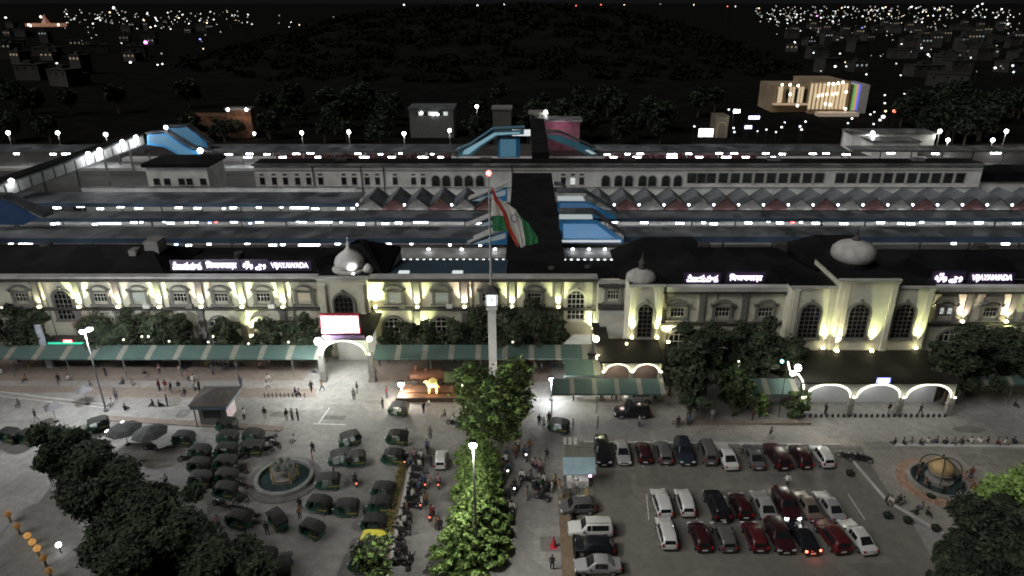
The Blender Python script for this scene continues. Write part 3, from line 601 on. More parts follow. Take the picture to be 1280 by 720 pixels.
# far lit platform
D1,YD,YDb=shed('far lit platform shed left of the central staircase',191,189,180.5,255,572,5.5,greyroof,metal,
  [(285,9),(310,8),(332,7),(370,8),(387,8),(447,7),(475,5),(500,4),(540,4)],'far shed left of the blue stairs')
D2,_,_=shed('far lit platform shed right of the central staircase',191,189,181,742,1062,5.5,greyroof,metal,
  [(759,7),(785,6),(801,8),(838,7),(843,6),(862,7),(900,8),(919,8),(958,8),(978,7),(1017,8),(1034,8),(1058,9)],'far shed right of the blue stairs')
D3,_,_=shed('far platform shed crossed by the left footbridge',191,189,181,-140,180,5.5,greyroof,metal,[(20,6),(65,7),(82,14),(110,8),(130,30)],'far shed behind the left footbridge')
D4,_,_=shed('dim far platform shed at the right edge of the yard',190,188,182,1065,1420,5.5,lightroof,metal,[(1115,9),(1170,8),(1248,12)],'dim far right shed')
# bright train standing at the far platform
def train(label,Y,xa,xb,z0,h,w,bodym,n,roofm,lit=None,cat='train'):
    e=E('passenger_train',(xa,Y,0),label,cat); L=(xb-xa)/n
    for k in range(n):
        a,b_=xa+k*L+.3,xa+(k+1)*L-.3
        c=MB().prism([(a,z0),(b_,z0),(b_,z0+h),(a,z0+h)],Y,Y+w).build('coach',bodym,e)
        rp=[(Y-.05,z0+h),(Y+.3,z0+h+.35),(Y+w/2,z0+h+.5),(Y+w-.3,z0+h+.35),(Y+w+.05,z0+h)]
        r=MB(); r.add([(a,y,z) for y,z in rp]+[(b_,y,z) for y,z in rp],[(i,i+1,i+6,i+5) for i in range(4)]+[(0,1,2,3,4),(9,8,7,6,5)]); r.build('roof',roofm,c)
        m=int(L/2.2)
        for j in range(m): x=a+1+j*(b_-a-2)/max(1,m-1); MB().box(x-.6,x+.6,Y-.05,Y-.012,z0+h*.45,z0+h*.78).build('window',lit or glass,c)
        bg_=MB()
        for x in (a+2.5,b_-2.5): bg_.box(x-1.3,x+1.3,Y+.3,Y+w-.3,.35,z0-.01)
        bg_.build('bogie',dmetal,c)
    return e
maroon=mat('maroon_coach',(.13,.04,.04),.5,var=.2); tw=mat('white_coach',(.55,.55,.54),.5,var=.1)
train('maroon passenger train standing at the far lit platform left',YDb+1.2,XX(330,YD,3),XX(560,YD,3),1.1,2.0,2.8,maroon,5,lightroof)
train('maroon passenger train standing at the far lit platform right',YDb+1.2,XX(760,YD,3),XX(960,YD,3),1.1,2.0,2.8,maroon,4,lightroof)
sl=MB().box(-130,130,YDb+4.5,YDb+8,.03,1.0).build('platform',concrete); sl['kind']='structure'
fl=0
for k,(px,w) in enumerate([(300,12),(345,10),(390,8),(450,14),(485,10),(525,14),(548,8),(770,10),(800,12),(845,16),(880,10),(915,14),(940,10),(975,6)]):
    x=XX(px,YD-6,1.4); lampthing(x,YD+1.2,4.0,w*.2,.3,lampf,'white light low over the far platform edge, {} from the left'.format(od(k+1)),'low lights on the far platform')
# nearest light-grey train roof and blue roof behind station
for (pa_,pb_,lb_) in ((478,632,'pale low canopy with small white lights between the white dome and the bridge'),(703,792,'pale low canopy with small white lights right of the covered bridge')):
    e=E('pale_canopy',(XX(pa_,116,5),116,0),lb_,'canopy'); A_,B_=XX(pa_,116,5),XX(pb_,116,5)
    MB().add([(A_,116,5.35),(B_,116,5.35),(B_,120.6,5.6),(A_,120.6,5.6)],[(0,1,2,3)]).build('roof',mat('pale_canopy_roof',(.24,.24,.235),.7,var=.3,scale=.4),e)
    MB().box(A_,B_,115.8,115.95,4.75,5.3).build('fascia',metal,e)
    n_=int((B_-A_)/1.15)
    for k in range(n_): x=A_+.4+k*(B_-A_-.8)/(n_-1); MB().box(x-.2,x+.2,115.62,115.78,4.85,5.2).build('edge_lamp',emis('edge_lamp',(.95,.98,1),2.4),e)
    for k in range(5): x=A_+.4+k*(B_-A_-.8)/4; MB().box(x-.12,x+.12,117,117.3,0,5.3).build('post',metal,e)
    for k in range(4): x=A_+2+k*(B_-A_-4)/3; lampthing(x,118.5,6.2,.5,.3,lampt,'small white light standing on the {}, {} from the left'.format('pale canopy left of the bridge' if pa_<500 else 'pale canopy right of the bridge',od(k+1)),'small lights over the pale canopies')
train('dim grey train stabled on the track in front of the grey block',164,XX(80,164,3),XX(300,164,3),1.1,2.4,3,mat('grey_coach',(.09,.09,.09),.5),3,greyroof,glass)
e=E('blue_roof_shed',(XX(480,97,6),97,0),'low blue-roofed shed with two bright skylights behind the station parapet','shed')
XA,XB=XX(481,97,11),XX(634,97,11)
MB().add([(XA,91.2,11.75),(XB,91.2,11.75),(XB,103,9.8),(XA,103,9.8)],[(0,1,2,3)]).build('roof',mat('slate_blue_roof',(.035,.06,.085),.5,var=.25,scale=.3),e)
MB().box(XA,XB,91.4,102.8,0,9.6).build('wall',dtrim,e)
for px in(505,572): x=XX(px,92.2,11.7); MB().box(x-.75,x+.75,91.7,92.7,11.72,11.98).build('skylight',emis('skylight_glow',(.8,.86,.85),.8),e)
# gables
gw=mat('gable_white',(.26,.26,.25),.7,var=.2); gr=mat('gable_red',(.14,.07,.07),.7,var=.2)
def gable(px,pxw,col,lname,yb=246,yt=0,i=0,lamp=True):
    Yg=150.5; x=XX(px,Yg,5); hw=pxw/2*(Yg*.9225+17)/F; z0=P(px,262.5,Yg)[1]; z1=P(px,248,Yg)[1]
    e=E('gable_roof',(x,Yg,z0),'{}-fronted gabled skylight roof {}'.format(col,lname),'roof','row of gabled skylight roofs over the third platform')
    m=gw if col=='white' else gr
    MB().prism([(x-hw,z0),(x+hw,z0),(x+hw,z0+.5),(x,z1),(x-hw,z0+.5)],Yg,Yg+.15).build('gable_front',m,e)
    r=MB(); yb_=Yg+10; ov=.3
    r.add([(x-hw-ov,Yg-.2,z0+.42),(x,Yg-.2,z1+.12),(x+hw+ov,Yg-.2,z0+.42),(x-hw-ov,yb_,z0+.42),(x,yb_,z1+.12),(x+hw+ov,yb_,z0+.42)],[(0,1,4,3),(1,2,5,4)])
    r.build('roof',greyroof,e)
    MB().add([(x+hw*.35,Yg+2,z1-(z1-z0-.3)*.35+.22),(x+hw*.55,Yg+2,z1-(z1-z0-.3)*.55+.22),(x+hw*.55,Yg+8,z1-(z1-z0-.3)*.55+.22),(x+hw*.35,Yg+8,z1-(z1-z0-.3)*.35+.22)],[(0,1,2,3)]).build('skylight',lightroof,e)
    if lamp:
        MB().ball((x-hw,Yg-.3,z0+1.3),.24,8,5).build('lamp',lampw,e)
for k,px in enumerate((462,492,521,550,580,608)): gable(px,30,'white' if k%2==0 else 'red','left of the covered bridge, {} from the left'.format(od(k+1)),lamp=k%2==0)
for k in range(20): px=752+k*31; gable(px,31,'white' if k%2==0 else 'red','right of the covered bridge, {} from the left'.format(od(k+1)))
ps=MB().box(XX(446,150,5),XX(640,150,5),149.5,160,.03,.95).build('platform',concrete); ps['kind']='structure'
ps=MB().box(XX(700,150,5),XX(1420,150,5),149.5,160,.03,.95).build('platform',concrete); ps['kind']='structure'
for k,(px) in enumerate(list(range(455,640,22))+list(range(720,1330,24))):
    lampthing(XX(px,150,4),149.8,3.7,1.4,.25,lampt,'tube light under the gabled roofs, {} from the left'.format(od(k+1)),'tube lights under the gables')
# ---------------- covered bridge (dark)
bk=mat('bridge_roof_dark',(.010,.010,.0105),.85,var=.4,scale=.3,spec=.1)
cb=E('covered_bridge',(1.5,100,0),'tall black-roofed covered footbridge crossing the rail yard from front to back','footbridge')
MB().add([(-3.2,96,9.0),(6.4,96,9.0),(6.4,168,8.6),(-3.2,168,8.6),(-3.2,96,5.6),(6.4,96,5.6),(6.4,168,5.6),(-3.2,168,5.6)],[(0,1,2,3),(0,4,5,1),(1,5,6,2),(2,6,7,3),(3,7,4,0),(7,6,5,4)]).build('roof',bk,cb)
for y in range(104,168,12): MB().box(-2.6,-2.1,y,y+.6,0,5.6).box(5.2,5.7,y,y+.6,0,5.6).build('pier',greyst,cb)
cb2=E('covered_bridge',(2.5,186,0),'narrow dark bridge roof running on behind the long grey block','footbridge')
MB().box(1.7,6.2,180,236,8.5,11.2).build('roof',bk,cb2)
for y in range(190,236,14): MB().box(2.1,2.6,y,y+.6,0,8.5).box(5.3,5.8,y,y+.6,0,8.5).build('pier',greyst,cb2)
# stair enclosures
def panel(b,pts,Y,dy,mi=0): 
    q=[P(a,c,Y) for a,c in pts]; 
    b.prism(q,Y,Y+dy,mi)
def stairs(label,Y,blue,roofl,extra=[],depth=2.8,bm=None,rm=None,loc=None):
    e=E('stair_enclosure',(P(*blue[0],Y)[0],Y,0),label,'staircase','enclosed staircases of the footbridges')
    b=MB(); panel(b,blue,Y,.15); b.build('side_panel',bm or bluepanel,e)
    b=MB()
    for (a,c) in zip(roofl[:-1],roofl[1:]):
        p0=P(*a,Y); p1=P(*c,Y); b.add([(p0[0],Y-.3,p0[1]),(p1[0],Y-.3,p1[1]),(p1[0],Y+depth,p1[1]),(p0[0],Y+depth,p0[1]),(p0[0],Y-.3,p0[1]+.3),(p1[0],Y-.3,p1[1]+.3),(p1[0],Y+depth,p1[1]+.3),(p0[0],Y+depth,p0[1]+.3)],
            [(0,3,2,1),(4,5,6,7),(0,1,5,4),(1,2,6,5),(2,3,7,6),(3,0,4,7)])
    b.build('roof',rm or greyroof,e)
    for pts,m,nm in extra: b=MB(); panel(b,pts,Y-.06,.05); b.build(nm,m,e)
    # legs down to the ground
    for k in (0.15,.55,.9):
        x=P(roofl[0][0]*(1-k)+roofl[-1][0]*k,roofl[0][1],Y)[0]
        MB().box(x-.15,x+.15,Y+depth/2,Y+depth/2+.3,0,2.5).build('column',metal,e)
    return e
glow=emis('stair_glass_glow',(.80,.90,.92),.42); glb=emis('blue_glow_panel',(.14,.42,.72),.45); glw=emis('white_fascia_glow',(.85,.9,.95),.5)
stairs('lower bright blue staircase panel right of the covered bridge',122,[(699,304),(699,275),(746,275),(779,299),(779,304)],[(699,267),(743,267),(782,296)],[([(699,274),(699,268),(740,268),(741,274)],glow,'window_band'),([(700,303),(700,300),(776,300),(776,303)],glw,'light_band'),([(704,298),(704,280),(745,280),(768,298)],emis('blue_lit',(.14,.30,.52),.62),'lit_panel')])
stairs('upper dark blue staircase panel right of the covered bridge',134,[(697,262),(697,252),(735,252),(770,270),(770,274),(697,270)],[(697,241),(731,241),(774,268)],[([(697,251),(697,245),(728,245),(731,251)],glow,'window_band'),([(700,261),(700,254),(733,254),(750,262)],emis('blue_dim',(.08,.18,.36),.45),'lit_panel')])
stairs('slim light staircase roof right of the bridge beyond the gables',160,[(693,240),(693,234),(702,234),(707,240)],[(693,232),(702,232),(708,238)],[],bm=gw)
for k,(y0,Y) in enumerate(((292,124),(271,136),(238,152))):
    stairs(['lowest','middle','highest'][k]+' pale staircase roof sloping left beside the covered bridge',Y,[(586,y0+14),(634,y0-4),(634,y0+14)],[(584,y0+13),(634,y0-8)],[([(590,y0+13),(632,y0-1),(632,y0+6),(600,y0+13)],emis('stair_inner',(.5,.62,.66),.22),'lit_panel')],bm=bluepanel,rm=mat('pale_stair_roof',(.40,.41,.40),.6,var=.15))
# central far stairs
cyb=mat('cyan_panel',(.10,.30,.42),.45,var=.2,scale=.2)
stairs('far blue staircase rising right to the bridge end',205,[(572,196),(575,189),(600,177),(618,164),(655,162),(655,168),(622,170),(604,182),(590,194)],[(570,189),(588,181),(616,162),(656,160)],[([(578,193),(580,188),(618,166),(650,165),(650,167),(620,169),(600,182),(586,193)],emis('cyan_lit',(.28,.50,.60),.6),'lit_panel')],bm=cyb,rm=mat('cyan_roof',(.10,.22,.30),.5,var=.2))
stairs('blue lift shaft and wall under the far bridge landing',206,[(622,197),(622,172),(650,172),(650,197)],[(620,171),(655,171)],[([(640,170),(640,162),(663,162),(663,170)],emis('landing_lit',(.9,.93,.95),.8),'window_band'),([(625,196),(625,174),(645,174),(645,196)],emis('shaft_lit',(.08,.20,.28),.6),'lit_panel')],bm=bluepanel)
stairs('far pale staircase descending right from the bridge end',205,[(683,172),(684,168),(700,169),(738,184),(748,194),(735,194),(715,184)],[(682,165),(700,166),(745,186)],[([(735,187),(745,192),(740,193),(731,188)],glow,'window_band')],bm=cyb,rm=greyroof)
e=E('bridge_landing',(XX(710,230,6),235,0),'pink-lit building behind the right end of the far staircase','building')
for (a,b_,c,d,m,nm) in((680,725,152,168,mat('pink_wall',(.25,.12,.15),.7),'wall'),):
    q0,q1=P(a,d,238),P(b_,c,238); MB().box(q0[0],q1[0],238,246,0,q1[1]).build(nm,m,e); MB().box(q0[0]-.5,q1[0]+.8,237,247,q1[1]+.01,q1[1]+.5).build('roof',lightroof,e)
point(e,(XX(700,230,8),234,11),800,(1,.55,.7),.4)
# ---------------- left footbridge (parallel to the yard depth)
xb=G(183,175,9)[0]; Yn,Yfar=118,G(183,176,9)[1]
lb=E('left_footbridge',(xb,150,0),'long grey footbridge with dark roof receding across the left rail yard','footbridge')
zt_=P(183,168,Yfar)[1]; z0_=P(183,180,Yfar)[1]
ya=110
MB().add([(xb-3.4,ya,zt_),(xb+.3,ya,zt_),(xb+.3,Yfar,zt_),(xb-3.4,Yfar,zt_),(xb-3.4,ya,zt_+.4),(xb+.1,ya,zt_+.4),(xb+.1,Yfar,zt_+.4),(xb-3.4,Yfar,zt_+.4)],[(0,3,2,1),(4,5,6,7),(0,1,5,4),(1,2,6,5),(2,3,7,6),(3,0,4,7)]).build('roof',blackroof,lb)
MB().box(xb-3.2,xb,ya,Yfar,z0_-.3,z0_).build('deck',metal,lb)
n=int((Yfar-ya)/4.2)
for k in range(n):
    y=ya+k*(Yfar-ya)/n
    MB().box(xb-.1,xb,y+.35,y+(Yfar-ya)/n-.35,z0_+.05,zt_-.5).build('side_panel',whitep,lb)
    if k%3==0: MB().box(xb-.5,xb-.05,y,y+.4,0,z0_).build('pier',metal,lb)
fr=MB()
for k in range(n+1): y=ya+k*(Yfar-ya)/n; fr.box(xb-.14,xb+.04,y-.12,y+.12,z0_,zt_)
fr.box(xb-.14,xb+.06,ya,Yfar,zt_-.45,zt_-.002).build('frame',lightroof,lb)
for k,(px,py) in enumerate(((-1,118),(-1,134),(-1,150),(92,192),(112,187),(146,177),(167,171))):  # first three lamps added to brighten the near side panels
    Y=( H-zt_-.2)/tang(py) if px>0 else py; e=E('bridge_lamp',(xb+.5,Y,zt_),'white lamp along the left footbridge roof edge, {} from the near end, first three added'.format(od(k+1)),'lamp','lamps along the left footbridge')
    MB().ball((xb+.55,Y,zt_+.1),.55,10,6).build('bulb',lampw,e); MB().tube((xb,Y,zt_-.2),(xb+.5,Y,zt_-.1),.05,n=5).build('arm',metal,e)
    point(e,(xb+1.6,Y,zt_-.4),900 if px>0 else 200,(.95,.97,1),.3)
Ys=Yfar-4
stairs('front blue staircase at the far end of the left footbridge',Ys,[(184,181),(184,168),(207,167),(238,187),(250,190),(252,199),(232,199),(205,184)],[(182,167),(206,165),(240,185),(262,190)],[([(186,178),(186,170),(206,169),(240,190),(244,196),(232,197),(206,181)],emis('blue_lit2',(.09,.24,.38),.6),'lit_panel')])
stairs('rear blue staircase at the far end of the left footbridge',Ys+5,[(206,176),(206,160),(234,159),(258,178),(262,192),(250,190)],[(204,159),(234,158),(264,180)],[([(210,168),(210,161),(233,160),(254,178),(256,186)],emis('blue_lit3',(.06,.17,.27),.6),'lit_panel')])
for k,(px,py,Y) in enumerate(((208,159,Ys),(251,188,Ys-1))):
    x,z=P(px,py,Y); e=E('bridge_lamp',(x,Y,z-.5),['white lamp at the top of the left blue staircases','white lamp at the foot of the left blue staircases'][k],'lamp'); MB().ball((x,Y-.4,z),.55 if k==0 else .8,10,6).build('bulb',lampw,e); MB().tube((x,Y,z-2),(x,Y,z),.07,n=5).build('post',metal,e); point(e,(x,Y-1.5,z),500,(.85,.95,1),.3)
# near-left blue stairs and lit trusses
stairs('large blue staircase wall at the left edge of the rail yard',130,[(-40,281),(-40,249),(2,249),(30,262),(48,272),(30,281)],[(-40,246),(3,247),(56,272)],[],bm=mat('deep_blue_panel',(.04,.09,.22),.5,var=.2,scale=.2))
# ---------------- long grey railway block
YG=172.0
gb=E('railway_block',(XX(760,YG,6),YG,0),'long dim grey railway office block spanning the yard behind the gables','building')
gx0,gx1=XX(319,YG,6),XX(1228,YG,8); gzt=P(700,207,YG)[1]; grw=mat('dim_grey_plaster',(.68,.68,.65),.85,var=.22,scale=.25,bump=.03)
MB().box(gx0,gx1,YG,YG+6,0,gzt).build('wall',grw,gb)
MB().box(gx0-.3,gx1+.3,YG-.5,YG+.4,gzt+.01,gzt+.45).build('parapet',lightroof,gb)
MB().box(gx0,gx1,YG+.41,YG+6.3,gzt+.02,gzt+.5).build('roof',blackroof,gb)
MB().box(gx0,gx1,YG-.2,YG-.01,P(0,234,YG)[1]-.1,P(0,234,YG)[1]+.15).box(gx0,gx1,YG-.15,YG-.012,P(0,213,YG)[1],P(0,213,YG)[1]+.2).build('string_course',pale,gb)
sq=[328,343,357,372,386,401,430,443,459,472,494,517,529,704,716,727]; ar=[545,558,573,586,600,757,773,786,803,815,832,847]; wd=list(range(889,1034,15))+list(range(1050,1212,15))+[865,877]
for px in sq:
    x,z=P(px,225+1.5,YG); hw=.62
    o=MB().box(x-hw-.12,x+hw+.12,YG-.12,YG-.01,z-1.0,z-.85).box(x-hw-.1,x+hw+.1,YG-.16,YG-.01,z+.95,z+1.1).build('window',pale,gb)
    MB().box(x-hw,x+hw,YG-.04,YG-.012,z-.85,z+.95).build('pane',glass if px not in(716,) else litglass,o)
    MB().box(x-.5,x+.5,YG-.05,YG-.013,P(0,218.5,YG)[1]-.15,P(0,218.5,YG)[1]+.25).build('vent',glass,gb)
for px in ar:
    x,z=P(px,229,YG); w_=1.0
    o=MB().arch(x,z-.8,z+1.0,w_,w_+.22,YG-.16,YG-.01,8).build('window',pale,gb)
    MB().prism([(x-w_,z-.8),(x+w_,z-.8)]+[(x+w_*math.cos(PI*i/8),z+1+w_*math.sin(PI*i/8)) for i in range(9)],YG-.05,YG-.012).build('pane',glass,o)
for px in wd:
    x,z=P(px,221+1,YG); w_=1.15
    o=MB().box(x-w_-.2,x-w_,YG-.18,YG-.01,z-1.5,z+1.2).box(x+w_,x+w_+.2,YG-.18,YG-.01,z-1.5,z+1.2).box(x-w_-.1,x+w_+.1,YG-.2,YG-.02,z+1.15,z+1.35).build('window',pale,gb)
    MB().box(x-w_,x+w_,YG-.05,YG-.012,z-1.4,z+1.2).build('pane',glass,o)
pp=MB()
for px in (392,452,480,640): x=XX(px,YG,6); pp.tube((x,YG-.2,1),(x,YG-.2,gzt),.12,n=6)
pp.build('drain_pipe',dtrim,gb)
for k in range(6): x=gx0+20+k*37; MB().box(x,x+3,YG+3,YG+5,gzt+.5,gzt+1.1).build('roof_tank',lightroof if k in(3,4) else dtrim,gb)
# low extensions
sb=E('small_office_block',(XX(230,168,5),168,0),'small dim grey block with five square windows left of the long block','building')
a,b_=XX(186,166,6),XX(262,166,6); zt2=P(230,209,166)[1]
MB().box(a,b_,166,176,0,zt2).build('wall',grw,sb); MB().box(a-.6,b_+.6,165.4,176.6,zt2+.01,zt2+.9).build('roof',blackroof,sb)
for px in(196,209,227,237,254): x,z=P(px,227,166); o=MB().box(x-.9,x+.9,165.85,165.99,z-.95,z-.8).build('window',pale,sb); MB().box(x-.75,x+.75,165.9,165.985,z-.8,z+.8).build('pane',glass,o)
wl=E('yard_wall',(XX(200,165,2),164.8,0),'long low grey wall in front of the grey blocks','wall'); MB().box(XX(110,164.8,2),XX(446,164.8,2),163.6,163.9,0,P(0,234,164)[1]).build('wall',grw,wl); MB().box(XX(110,164.8,2),XX(446,164.8,2),163.5,164,P(0,234,164)[1]+.01,P(0,234,164)[1]+.2).build('coping',lightroof,wl)
rw=E('yard_shed',(XX(1300,172,5),174,0),'low dark shed right of the long grey block','building'); MB().box(gx1+.5,gx1+40,174,182,0,5).build('wall',grw,rw); MB().box(gx1+.4,gx1+40.5,173.5,182.5,5.01,7.5).build('roof',blackroof,rw)
# tracks
rl=MB()
for y in (112,117,127,129,146,148.5,169,200,203,206): 
    for d_ in (0,1.6): rl.box(-200,220,y+d_,y+d_+.08,.03,.18)
o=rl.build('railway_tracks',metal); o['kind']='structure'
# ================================================================ vehicles (front towards +Y when rz=0)
tyre=mat('tyre_rubber',(.02,.02,.02),.85); rim=mat('wheel_rim',(.35,.35,.36),.35,metal=.7,var=.1)
redlens=mat('tail_lens',(.25,.01,.01),.3); headlens=mat('head_lens',(.55,.57,.6),.15); plate=mat('number_plate',(.5,.5,.46),.5); blackpl=mat('black_plastic',(.02,.02,.022),.6)
def paint(name,c,r=.28): return mat('paint_'+name,c,r,metal=.15,var=.08,scale=.5,spec=.5)
PW=paint('white',(.55,.55,.53)); PS=paint('silver',(.27,.27,.27)); PG=paint('grey',(.10,.10,.10)); PK=paint('black',(.014,.015,.018),.2); PM=paint('maroon',(.036,.010,.012)); PR=paint('red',(.08,.013,.017)); PB=paint('brown',(.16,.125,.11)); PN=paint('navy',(.02,.026,.04))
CARN={id(PW):'white',id(PS):'silver',id(PG):'grey',id(PK):'black',id(PM):'maroon',id(PR):'red',id(PB):'grey-brown',id(PN):'dark blue'}
def car_proto(kind):
    L,W,Hh={'hatch':(3.75,1.66,1.50),'sedan':(4.3,1.70,1.46),'suv':(4.2,1.80,1.68),'van':(3.9,1.6,1.85)}[kind]
    zb=.24; hw=W/2
    if kind=='hatch': st=[(-.5,.62,.80,0),(-.485,.85,.86,0),(-.44,.93,.90,.80),(-.33,.97,.93,.97),(.02,.96,.95,1),(.14,.96,.94,.95),(.27,.97,.92,0),(.42,.93,.80,0),(.485,.86,.70,0),(.5,.7,.6,0)]
    if kind=='sedan': st=[(-.5,.66,.84,0),(-.485,.88,.90,0),(-.36,.95,.93,0),(-.20,.97,.94,.95),(-.02,.97,.95,1),(.08,.97,.94,.97),(.24,.97,.90,0),(.40,.93,.80,0),(.485,.86,.70,0),(.5,.7,.6,0)]
    if kind=='suv': st=[(-.5,.7,.88,0),(-.49,.9,.92,0),(-.465,.95,.95,.90),(-.40,.98,.96,.99),(.0,.98,.96,1),(.10,.98,.95,.97),(.21,.98,.95,0),(.42,.94,.88,0),(.488,.88,.78,0),(.5,.74,.62,0)]
    if kind=='van': st=[(-.5,.8,.90,0),(-.49,.92,.95,.90),(-.47,.96,.96,.99),(-.40,.98,.96,1),(.1,.98,.96,1),(.22,.98,.95,.98),(.38,.98,.92,0),(.44,.95,.85,0),(.49,.9,.72,0),(.5,.8,.6,0)]
    zs_=.60*Hh if kind!='suv' else .60*Hh; rings=[]
    for (t,wf,sf,rf) in st:
        y=t*L; w_=hw*wf; zsh=zs_*sf/.95; zr=Hh*rf if rf else zsh+.03; wr=w_*(.78 if rf else .86)
        half=[(w_*.86,zb),(w_*.98,zb+.14),(w_,(zb+zsh)/2+.05),(w_*.965,zsh),(wr*1.02,zr-.07 if rf else zsh+.02),(wr*.86,zr),(wr*.4,zr+.02)]
        rings.append([(x,y,z) for x,z in half]+[(-x,y,z) for x,z in half[::-1]])
    n=14; b=MB(); vs=[p for r in rings for p in r]; fs=[]
    for k in range(len(rings)-1):
        for i in range(n): fs.append((k*n+i,k*n+(i+1)%n,(k+1)*n+(i+1)%n,(k+1)*n+i))
    fs.append(tuple(range(n-1,-1,-1))); fs.append(tuple((len(rings)-1)*n+i for i in range(n))); b.add(vs,fs)
    e=bpy.data.objects.new('parked_car',None); COL.objects.link(e); e['category']='car'
    body=b.build('body',PW,e,smooth=True)
    m=body.modifiers.new('b','BEVEL'); m.width=.05; m.segments=2; m.limit_method='ANGLE'; m.angle_limit=math.radians(35)
    # glass
    def Q(k,i): return Vector(rings[k][i])
    cab=[k for k in range(len(st)) if st[k][3]>0]; k0,k1=cab[0],cab[-1]
    def quad(mb,a,b_,c,d,off,ins=.08):
        a,b_,c,d=[Vector(q) for q in(a,b_,c,d)]; ce=(a+b_+c+d)/4; nrm=(b_-a).cross(d-a).normalized()
        if nrm.dot(ce-Vector((0,0,Hh*.45)))<0: nrm=-nrm
        mb.add([q+(ce-q)*ins+nrm*off for q in(a,b_,c,d)],[(0,1,2,3)])
    g=MB()
    quad(g,Q(k1,5),Q(k1,8),Q(k1+1,8+1),Q(k1+1,4),.025); g.build('windscreen',glass,e)
    g=MB(); quad(g,Q(k0,5),Q(k0,8),Q(k0-1,9),Q(k0-1,4),.025,.12); g.build('rear_window',glass,e)
    for s in(0,1):
        g=MB(); a,b2=(3,4) if s==0 else (10,9)
        for k in range(k0,k1):
            if (Q(k+1,3)-Q(k,3)).length>.3: quad(g,Q(k,a),Q(k+1,a),Q(k+1,b2),Q(k,b2),.02,.07)
        g.build('side_window',glass,e)
    r=Hh*.205
    for y in(-L*.31,L*.32):
        for s in(-1,1):
            t=MB().tube((s*(hw-.2),y,r),(s*(hw+.005),y,r),r,n=16).build('wheel',tyre,e)
            MB().tube((s*(hw+.006),y,r),(s*(hw+.02),y,r),r*.62,n=12).build('rim',rim,t)
    for s in(-1,1):
        MB().cbox(s*hw*.72,L*.487,zs_*.70,.36,.12,.17).build('headlight',headlens,e)
        MB().cbox(s*hw*.80,-L*.492,zs_*(.86 if kind!='suv' else .9),.2,.12,.26 if kind!='sedan' else .18).build('taillight',redlens,e)
        MB().cbox(s*(hw+.06),L*.17,zs_*1.02,.16,.12,.13).build('mirror',blackpl,e)
    MB().cbox(0,-L*.502,zs_*.55,.5,.04,.13).build('number_plate',plate,e); MB().cbox(0,L*.502,zb+.16,.5,.04,.12).build('number_plate',plate,e)
    MB().cbox(0,L*.49,zb+.30,.8,.1,.14).build('grille',blackpl,e)
    MB().cbox(0,-L*.49,zb+.05,W*.8,.12,.16).cbox(0,L*.492,zb+.02,W*.78,.1,.14).build('bumper',blackpl,e)
    if kind=='suv': 
        for s in(-1,1): MB().tube((s*hw*.6,-L*.38,Hh+.06),(s*hw*.6,L*.08,Hh+.06),.025,n=5).build('roof_rail',dmetal,e)
    return e
protos={k:car_proto(k) for k in('hatch','sedan','suv','van')}
USED=set()
def inst(proto): 
    return copy_tree(proto)
def car(kind,px,py,m,label,rz=0,z=0,group='cars in the parking area',name=None):
    o=inst(protos[kind]); x,y=G(px,py,.7); o.location=(x,y,.04); o.rotation_euler=(0,0,rz); o.scale=(random.uniform(.95,1.05),random.uniform(.93,1.06),random.uniform(.95,1.06))
    recolor(o,PW,m); tag(o,label,'car',group); o['category']='van' if kind=='van' else 'car'; return o
rr=lambda a=.03: random.uniform(-a,a)
rowA=[(753,'suv',PK,PI),(778,'sedan',PS,PI),(804,'hatch',PM,0),(829,'hatch',PG,0),(855,'suv',PN,PI),(884,'van',PG,0),(908,'sedan',PW,0),(941,'sedan',PG,0),(971,'suv',PM,0),(1001,'hatch',PM,0),(1028,'hatch',PW,0)]
for k,(px,kd,m,rz) in enumerate(rowA): car(kd,px,564+ (px>890)*5,m,'{} car in the back parking row, {} from the left'.format(CARN[id(m)],od(k+1)),rz+rr()+(.05 if px>900 else 0))
rowB=[(827,'hatch',PW,0),(856,'hatch',PW,0),(896,'suv',PK,0),(926,'hatch',PM,0),(955,'sedan',PS,0),(982,'suv',PM,PI),(1009,'sedan',PB,0),(1037,'sedan',PS,0)]
cb_=[]
for k,(px,kd,m,rz) in enumerate(rowB): cb_.append(car(kd,px,627+(px>870)*4,m,'{} car in the middle parking row, {} from the left'.format(CARN[id(m)],od(k+1)),rz+rr()+(.10 if px>1000 else .03)))
rowC=[(833,'hatch',PW,0),(875,'hatch',PM,0),(905,'hatch',PG,0),(943,'hatch',PR,0),(974,'suv',PM,PI),(1003,'sedan',PK,0),(1040,'suv',PR,0),(1072,'sedan',PW,0)]
cc_=[]
for k,(px,kd,m,rz) in enumerate(rowC): cc_.append(car(kd,px,665+(px>870)*4,m,'{} car in the front parking row, {} from the left'.format(CARN[id(m)],od(k+1)),rz+rr()+(.12 if px>1000 else .02)))
hl=emis('headlight_on',(1,.98,.93),9); tl=emis('taillight_on',(1,.12,.05),7)
def setpart(o,nm,m):
    for c in o.children:
        if c.name.split('.')[0]==nm:
            for s_ in c.material_slots: s_.link='OBJECT'; s_.material=m
setpart(cb_[5],'headlight',hl); cb_[5]['label']='maroon car with glowing white headlights facing the camera in the middle row'
setpart(cc_[5],'taillight',tl); cc_[5]['label']='black car with glowing red tail lights in the front parking row'
x,y,_=cc_[5].location; point(cc_[5],(x,y-2.5,.6),8,(1,.1,.05),.1); x,y,_=cb_[5].location; point(cb_[5],(x,y-2.6,.6),14,(1,.95,.9),.1)
car('suv',738,660,PW,'white compact car parked sideways beside the brown divider strip',PI/2+.02)
car('hatch',743,682,PK,'dark hatchback parked sideways between the white and silver cars',PI/2-.04)
car('sedan',747,706,PS,'silver saloon parked sideways nearest the camera by the divider',PI/2+.03)
